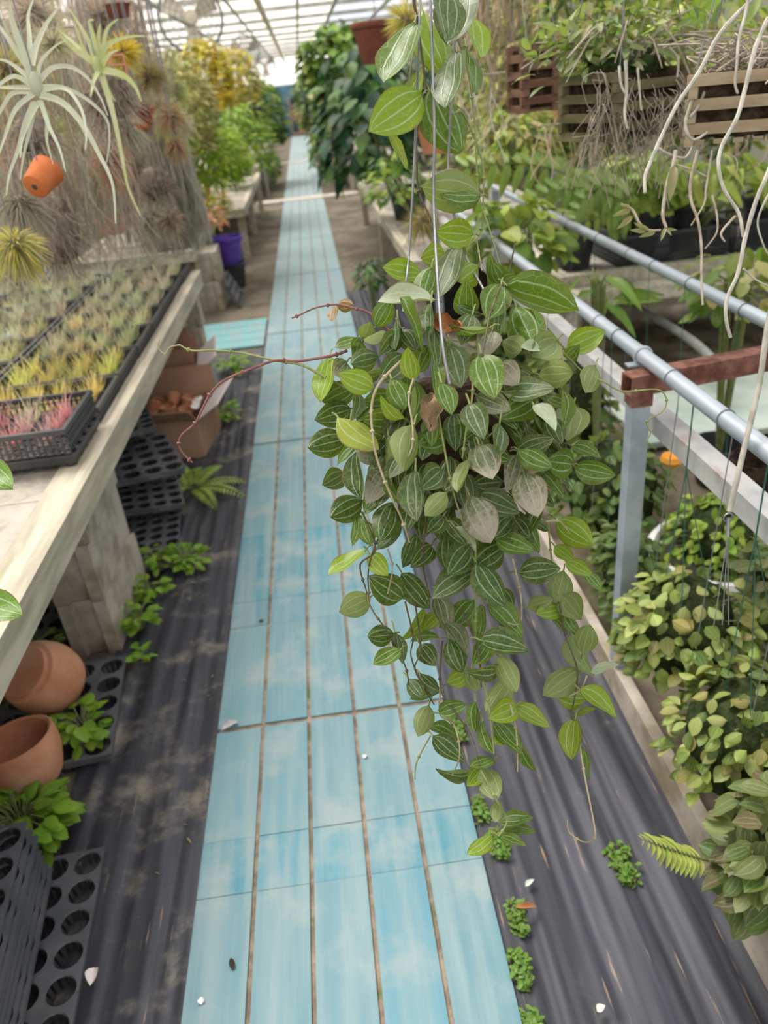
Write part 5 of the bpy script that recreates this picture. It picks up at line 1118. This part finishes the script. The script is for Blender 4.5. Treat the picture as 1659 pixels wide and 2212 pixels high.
strap_plant('large silver strap-leaved air plant hanging over the bench', (80, 190), 1.5,
    [('240 540 330 440 450 430 560 500 640 620 690 740', 1.2), ('260 610 400 660 530 800 640 1000 720 1180 740 1430', 1.5), ('250 640 300 760 300 900 340 1050', 1.1), ('220 660 160 800 120 950 60 1120 40 1250', 1.2), ('240 660 190 760 140 900 130 1010', 1.2),
     ('210 590 80 600 0 720 -40 800', 1.2), ('220 560 100 490 0 540 -60 620', 1.2), ('200 500 130 280 80 120 60 0', 1.4), ('210 480 60 260 -20 140', 1.4), ('200 420 230 300 300 150 390 30', 1.5), ('190 450 190 250 180 100 220 -20', 1.2), ('170 400 90 200 50 60', 1.2),
     ('250 560 400 560 560 640 680 760 700 900 680 1050', 1.0), ('270 580 420 570 520 700 550 850 545 960', .9), ('260 650 310 800 380 950 420 1100', 1.0), ('230 650 200 800 150 1000 130 1150', 1.0), ('220 600 100 700 30 880 -10 1000', 1.1), ('280 600 460 720 560 900', .8),
     ('240 520 260 400 350 300 420 260', .9), ('200 560 60 560 -40 560', 1.1), ('210 520 60 400 -30 380', 1.1)], .0098, (.42, .45, .33))
strap_plant('yellow-green strap-leaved air plant mounted on a fibrous clump', (211, 148), 1.95,
    [('620 430 500 300 360 180', 1.2), ('620 430 560 250 440 50', 1.2), ('620 420 600 250 570 140 600 130', 1.1), ('635 420 630 250 640 150', 1.1), ('640 430 680 300 800 240 930 230', 1.2), ('630 420 480 320 380 220', 1.3), ('650 420 680 200 760 120', 1.0),
     ('640 450 700 640 740 800 780 1000 820 1200 900 1380', 1.2), ('650 450 780 480 860 550 905 650', 1.5), ('640 450 680 560 740 650', 1.3), ('610 430 540 330 470 130', 1.1), ('625 430 600 330 520 190', 1.2), ('650 430 700 350 760 320', 1.0), ('640 440 600 520 580 620', 1.0)], .0135, (.40, .47, .05))
def clump(label, px, py, t_, r, mat='fibre', seed=1):
    q = dep(px, py, t_); mb = MB(); vs = []; nu, nv = 14, 9
    for j in range(nv + 1):
        for i in range(nu):
            a = 2 * PI * i / nu; b = PI * j / nv; d = Vector((math.sin(b) * math.cos(a), math.sin(b) * math.sin(a), math.cos(b))); k = 1 + .35 * noise.noise(d * 2.7 + Vector((seed, 0, 0))); vs.append(q + Vector((d.x * r[0] * k, d.y * r[1] * k, d.z * r[2] * k)))
    t = thing('fibrous_clump', q - Vector((0, 0, r[2])), label, 'mount'); mb.add(vs, [(j * nu + i, (j + 1) * nu + i, (j + 1) * nu + (i + 1) % nu, j * nu + (i + 1) % nu) for j in range(nv) for i in range(nu)]); mb.build('mass', mat, t)
    mb = MB()
    for k in range(240):
        d = rdir(-1, .9); a = q + Vector((d.x * r[0], d.y * r[1], d.z * r[2])) * .9; mb.ribbon([a, a + d * .02 + Vector((0, 0, -.03)), a + d * .04 + Vector((U(-.03, .03), U(-.03, .03), -U(.02, .07)))], [.004, .003, .001], rdir(), jit((.36, .30, .25), .35))
    mb.build('fibres', 'strand', t, kind='stuff'); hang(None, q.z, q.x, q.y, t); return t
clump('dark fibrous root clump below the yellow-green air plant', 235, 205, 2.05, (.055, .05, .055))
clump('brown fibrous clump above the orange pot', 70, 290, 2.0, (.05, .05, .04), seed=4)
clump('dark mossy clump hanging over the bench trays', 120, 500, 2.3, (.07, .06, .10), seed=7)
clump('brown dried clump hanging beside the moss curtain', 250, 350, 3.05, (.10, .08, .10), seed=9)
clump('small dark clump below the coral pot', 335, 395, 3.3, (.07, .06, .06), seed=12)
# orange pot on its side with a drain hole
q = dep(90, 385, 1.72); pt = thing('hanging_pot', q, 'orange clay pot hanging tilted, dark drain hole showing', 'pot'); Mp = TZ(q) @ Matrix.Rotation(.25, 4, 'Y') @ Matrix.Rotation(-1.0, 4, 'X') @ Matrix.Rotation(.25, 4, 'Y') @ Matrix.Scale(.82, 4)
mb = MB(); mb.lathe([(0, -.04), (.032, -.04), (.034, -.038), (.043, .04), (.039, .04), (.03, -.034), (0, -.034)], 24, Mp); mb.build('body', 'terracotta_orange', pt)
mb = MB(); mb.lathe([(0, -.0415), (.008, -.0415), (.008, -.039), (0, -.039)], 14, Mp); mb.build('drain_hole', 'black_plastic', pt); hang(None, q.z, q.x, q.y, pt)
for (px, py, t_, r, mt, lb) in ((300, 268, 3.0, .05, 'terracotta_orange', 'small coral-orange pot hanging left of the moss curtain'), (245, 490, 3.4, .07, 'terracotta', 'red-brown shallow pot hanging above the far trays'), (358, 220, 3.6, .03, 'terracotta_orange', 'tiny orange pot hanging above the moss curtain'), (255, 25, 2.95, .05, 'clay_brown', 'small brown pot hanging near the roof, by the fan'), (545, 245, 9.5, .13, 'black_plastic', 'dark oval pot hanging among far green plants')):
    q = dep(px, py, t_); t = thing('hanging_pot', q, lb, 'pot'); mb = MB(); mb.lathe(pot_prof(r * .75, r, r * .9), 20, TZ((q.x, q.y, q.z - r * .4))); mb.build('body', mt, t); hang(None, q.z, q.x, q.y, t)
q = dep(255, 140, 2.3); t = thing('hanging_brick', q, 'pinkish hollow clay brick hanging below the yellow tuft', 'brick'); mb = MB()
Mb = TZ(q) @ Matrix.Rotation(.3, 4, 'Z') @ Matrix.Scale(.62, 4)
for lo, hi in (((-.035, -.03, -.045), (-.025, .03, .045)), ((.025, -.03, -.045), (.035, .03, .045)), ((-.025, -.03, -.045), (.025, .03, -.035)), ((-.025, -.03, -.006), (.025, .03, .004)), ((-.025, -.03, .035), (.025, .03, .045))): mb.box(lo, hi, Mb)
mb.build('body', 'terracotta', t, False); hang(None, q.z, q.x, q.y, t)
ball('golden yellow grassy tuft above the hollow brick', dep(265, 115, 2.4), .075, 380, [(.72, .58, .06), (.66, .50, .08), (.55, .48, .10)], .004)
ball('pale spiky air plant left of the yellow-green one', dep(115, 95, 2.0), .06, 220, [(.60, .58, .38), (.5, .48, .30)], .004)
ball('yellow-tipped grassy air plant hanging at the bench side above the trays', dep(35, 530, 1.75), .075, 420, [(.62, .54, .14), (.48, .46, .20), (.40, .40, .22)], .005, zl=-1, droop=.35)
ball('olive grassy air plant partly behind silver leaves', dep(15, 150, 1.9), .09, 320, [(.52, .46, .20), (.40, .36, .16)], .004)
ball('dusty wiry air plant by the coral pot', dep(330, 160, 3.2), .12, 320, [(.36, .30, .20), (.44, .38, .28)], .004, droop=.3)
ball('brown-green brush-like air plant over the coral pot', dep(322, 165, 2.9), .075, 260, [(.24, .22, .08), (.30, .24, .10)], .004)
ball('reddish rosette air plant in the coral pot', dep(312, 240, 2.95), .05, 160, [(.52, .10, .12), (.36, .16, .10), (.30, .30, .14)], .006)
ball('yellow flowering tuft near the red-brown pot', dep(215, 435, 3.2), .055, 200, [(.62, .60, .05), (.42, .44, .08)], .006)
ball('wiry air plant cluster low left behind trays', dep(45, 440, 2.05), .10, 320, [(.42, .40, .32), (.34, .30, .22)], .004, droop=.5)
ball('straw-coloured air plant above the far trays', dep(180, 330, 3.0), .14, 420, [(.52, .44, .28), (.42, .36, .22)], .005, droop=.3)
ball('grey-green air plant between moss curtain and red-brown pot', dep(330, 470, 3.6), .14, 360, [(.40, .42, .32), (.34, .34, .26)], .005, droop=.4)
ball('pale dried air plant near the roof at far left', dep(70, 30, 2.4), .13, 420, [(.56, .48, .38), (.48, .42, .32)], .004, droop=.3)
ball('tan dried air plant by the roof beside the fan', dep(215, 40, 3.0), .14, 380, [(.50, .40, .32), (.42, .34, .26)], .004, droop=.3)
PALS = [[(.56, .52, .20), (.44, .42, .18)], [(.44, .42, .32), (.36, .33, .25)], [(.40, .32, .24), (.30, .24, .18)], [(.34, .40, .16), (.44, .48, .20)], [(.60, .54, .40), (.48, .42, .30)], [(.50, .28, .20), (.40, .34, .20)]]
for k in range(34):
    t_ = U(2.3, 4.6); pk = k % 6; ball(('yellowish', 'grey', 'brown', 'green', 'straw-coloured', 'reddish brown')[pk] + ' bushy wiry air plant massed among strands over the long bench', dep(*(lambda a: (a, U(30 if a < 230 else 170, 500)))(U(-10, 390)), t_), U(.06, .14), 220, PALS[pk], .005, zl=-1, droop=U(.1, .6), group='massed air plants over the bench', name='massed_air_plant')
for k in range(9):
    x = 1.15 + .23 * k; y = 5.55 + U(0, .4) + (.5 if k % 2 else 0); z = (1.15, 1.75)[k % 2] + U(-.15, .15)
    leafy('leafy_plant', 'tall ' + ('yellow-green', 'olive', 'fresh green')[k % 3] + ' leafy plant in the back row beyond the crates', (x, y, z), (.26, .22, .50), 620, .11, .38, (YG + OL, OL + GG, GG + YG)[k % 3], ground=.5 if x < 1.85 else .0, group='back row beyond the crates')
strands('moss_curtain', 'thick grey curtain of hanging moss at the bench end', dep(355, 410, 4.35), .17, .10, 1.46, .72, 1500, .008, MOSS)
strands('moss_curtain', 'thinner grey-brown moss curtain left of the thick one', dep(270, 440, 3.95), .22, .08, 1.42, .82, 420, .006, MOSS + BRW)
strands('moss_curtain', 'brownish root and moss curtain behind the orange pot', dep(110, 420, 2.72), .30, .06, 1.45, .95, 380, .005, BRW + MOSS)
strands('moss_curtain', 'pinkish grey wiry strands behind the silver air plant', dep(60, 260, 2.3), .22, .06, 1.75, 1.28, 300, .004, BRW + MOSS + TANR)
strands('moss_curtain', 'faded tan strands hanging high beside the hollow brick', dep(255, 130, 3.4), .14, .12, 2.0, 1.45, 260, .005, TANR + BRW)
strands('moss_curtain', 'grey strands hanging high at the far left corner', dep(90, 90, 3.9), .5, .15, 2.2, 1.5, 300, .006, TANR + MOSS)
strands('moss_curtain', 'dense brownish strand curtain deep behind the hanging air plants', dep(120, 330, 4.75), .75, .06, 1.9, .85, 500, .010, BRW + MOSS + OL, sway=.1)
rowplant('tall yellow-leaved shrub on the bench beside the far fan', 445, 175, 7.6, (.23, .25, .38), 620, .10, .6, YY, .5, droop=.2)
rowplant('wide olive shrub between moss curtain and yellow shrub', 385, 240, 6.5, (.32, .32, .48), 1300, .075, .5, OL, .5, droop=.3)
rowplant('yellowish shrub behind the tall yellow-leaved one', 505, 175, 10, (.32, .4, .42), 560, .11, .6, YY + OL, .5)
rowplant('soft bright green fern-like bush on the low bench', 450, 345, 7.0, (.36, .3, .32), 1300, .11, .24, [(.34, .48, .04), (.42, .56, .08), (.24, .40, .04)], .5, (.14, .16, 'clay_brown'))
rowplant('bright green feathery bush farther on behind the fern-like bush', 525, 310, 9.5, (.36, .4, .45), 900, .12, .32, [(.32, .46, .06), (.22, .36, .05)], .5)
rowplant('yellow-orange leafy plant in a red pot on the low bench', 440, 440, 6.75, (.22, .18, .14), 420, .08, .3, [(.52, .50, .06), (.56, .34, .08), (.36, .44, .06)], .5, (.09, .11, 'clay_brown'))
rowplant('pink-tipped plant in a red pot at the low bench corner', 458, 468, 6.35, (.09, .10, .07), 90, .09, .25, [(.75, .32, .26), (.6, .36, .2), (.4, .34, .1)], .5, (.08, .10, 'clay_brown'))
rowplant('green bush past the low benches, close to the path', 570, 250, 14, (.38, .6, .65), 800, .14, .55, GG + DG[:1], .5)
leafy('leafy_plant', 'green bush at the path edge near the grey prop pole', (-.61, 14.9, .36), (.12, .4, .24), 160, .10, .5, GG, ground=.0)
for k, (px, t_) in enumerate(((418, 6.5), (398, 6.5))):
    q = dep(px, 488, t_); potobj('red_pot', pot_prof(.05, .07, .09), 'clay_brown', TZ((-1.05 - .16 * k, 6.45, .500)), 'small dull red pot at the front of the low bench', 'pot', 'red pots on the low bench', 16)
for k in range(8):
    y = 14.4 + k * 2.3; leafy('leafy_plant', 'leafy shrub lining the far left of the aisle', (-1.45 + U(-.25, .1), y, U(1.15, 1.3)), (.45, .7, .6), 420, .17, .55, rnd.choice((GG, YG, GG + DG, OL + GG)), ground=.5 if y < 21.5 else .0, group='shrubs lining the far left')
for k in range(4):
    leafy('leafy_plant', 'leafy plant filling the depth behind the left bench row', (-2.55 + U(-.1, .1), 9.9 + k * 1.15, U(1.0, 1.4)), (.45, .42, .6), 520, .16, .5, rnd.choice((OL, YG + OL, GG + OL)), ground=.0, group='plants behind the left bench')
for k, (x, y, z, g) in enumerate(((-2.0, 5.9, 1.05, .0), (-1.55, 6.85, 1.25, .5), (-2.62, 7.0, 1.05, .0), (-2.62, 8.2, 1.05, .0), (-1.6, 9.4, 1.3, .5))):
    leafy('leafy_plant', 'dusty brown-green plant in the dim depth behind the hanging air plants', (x, y, z), (.42, .35, .65), 700, .11, .35, OL + BRW, ground=g, group='dusty plants behind the air plants')

# ------------------------------------------------------------------ circulation fans
def fan(px, py, t_, r, label):
    q = dep(px, py, t_); t = thing('ceiling_fan', q, label, 'fan'); M = TZ(q) @ Matrix.Rotation(.12, 4, 'Z') @ Matrix.Rotation(PI / 2, 4, 'X')
    mb = MB(); 
    for rr, zz in ((1, .0), (1, .10), (.84, .13), (.66, .15), (.48, .16), (.30, .165)): mb.tube([M @ Vector((math.cos(a) * r * rr, math.sin(a) * r * rr, zz)) for a in [2 * PI * k / 32 for k in range(33)]], .004 if rr < 1 else .009, 5)
    for k in range(16): a = 2 * PI * k / 16; mb.tube([M @ Vector((math.cos(a) * r * s, math.sin(a) * r * s, z)) for s, z in ((.2, .165), (.6, .155), (1, .10))], .003, 4)
    mb.build('guard', 'fan_grey', t)
    mb = MB(); mb.lathe([(r * .99, -.02), (r, .1)], 32, M); mb.lathe([(r * .97, -.02), (r * 1.06, -.02)], 32, M); mb.build('shroud', 'fan_grey', t)
    for k in range(3):
        a = 2 * PI * k / 3 + .5; mb = MB(); vs = []
        for s in (.16, .4, .7, .93):
            for e in (-1, 0, 1): an = a + e * .42 * (1 - .15 * s); vs.append(M @ Vector((math.cos(an) * r * s, math.sin(an) * r * s, .05 + e * .03)))
        mb.add(vs, [(3 * i + j, 3 * i + j + 1, 3 * i + j + 4, 3 * i + j + 3) for i in range(3) for j in range(2)]); mb.build('blade', 'cream_metal', t)
    mb = MB(); mb.lathe([(0, .12), (r * .2, .11), (r * .24, .03), (r * .2, -.12), (0, -.13)], 16, M); mb.build('motor', 'cream_metal', t)
    mb = MB(); mb.tube([q + Vector((0, .06, r)), (q.x, q.y + .06, RZ - .04)], .014, 8); mb.build('hanger_rod', 'roof_steel', t); return t
fan(412, 38, 8.3, .33, 'large round wire-guarded fan hanging from the roof, nearest of the fans')
fan(530, 112, 14, .26, 'smaller-looking round fan hanging from the roof behind the first fan')
fan(572, 140, 20, .26, 'farthest round fan hanging from the roof near the end wall')

# ------------------------------------------------------------------ leaves reaching in at the frame's sides
q = dep(-70, 1150, .95); ep = thing('trailing_vine', q - Vector((0, 0, .1)), 'green pointed leaves of a vine dangling beside the long bench', 'plant')
mb = MB(); mb.tube(smoothpath([Vector((q.x, q.y, RZ - .06)), dep(-75, 600, .95), q, dep(-60, 1340, .95)], 5), .0018, 6); mb.build('stem', 'vine_green', ep)
for (bx, by, tx, ty, w_) in ((-62, 1000, 26, 1052, 44), (-60, 1300, 46, 1326, 42), (-70, 1120, -150, 1170, 44)):
    a = dep(bx, by, .95); b = dep(tx, ty, .93); put('leaf', HL[0], ep, orient(a, b - a, (C0 - a).normalized() + Vector((0, 0, .8)), (b - a).length), color=(.10, .22, .02, 0))
a = dep(1575, -60, 1.75); b = dep(1478, 62, 1.7); put('leaf', LONG[0], rp, orient(a, b - a, (C0 - a).normalized(), (b - a).length, 2.0), color=(.20, .36, .02, 0))
for k, (bx, by, tx, ty) in enumerate(((1600, 60, 1660, -40), (1580, 120, 1560, 20), (1630, 130, 1700, 60))):
    a = dep(bx, by, 1.5); b = dep(tx, ty, 1.5); put('leaf', LONG[0], rp, orient(a, b - a, (C0 - a).normalized(), (b - a).length, 1.6), color=(.26, .34, .08, 0))
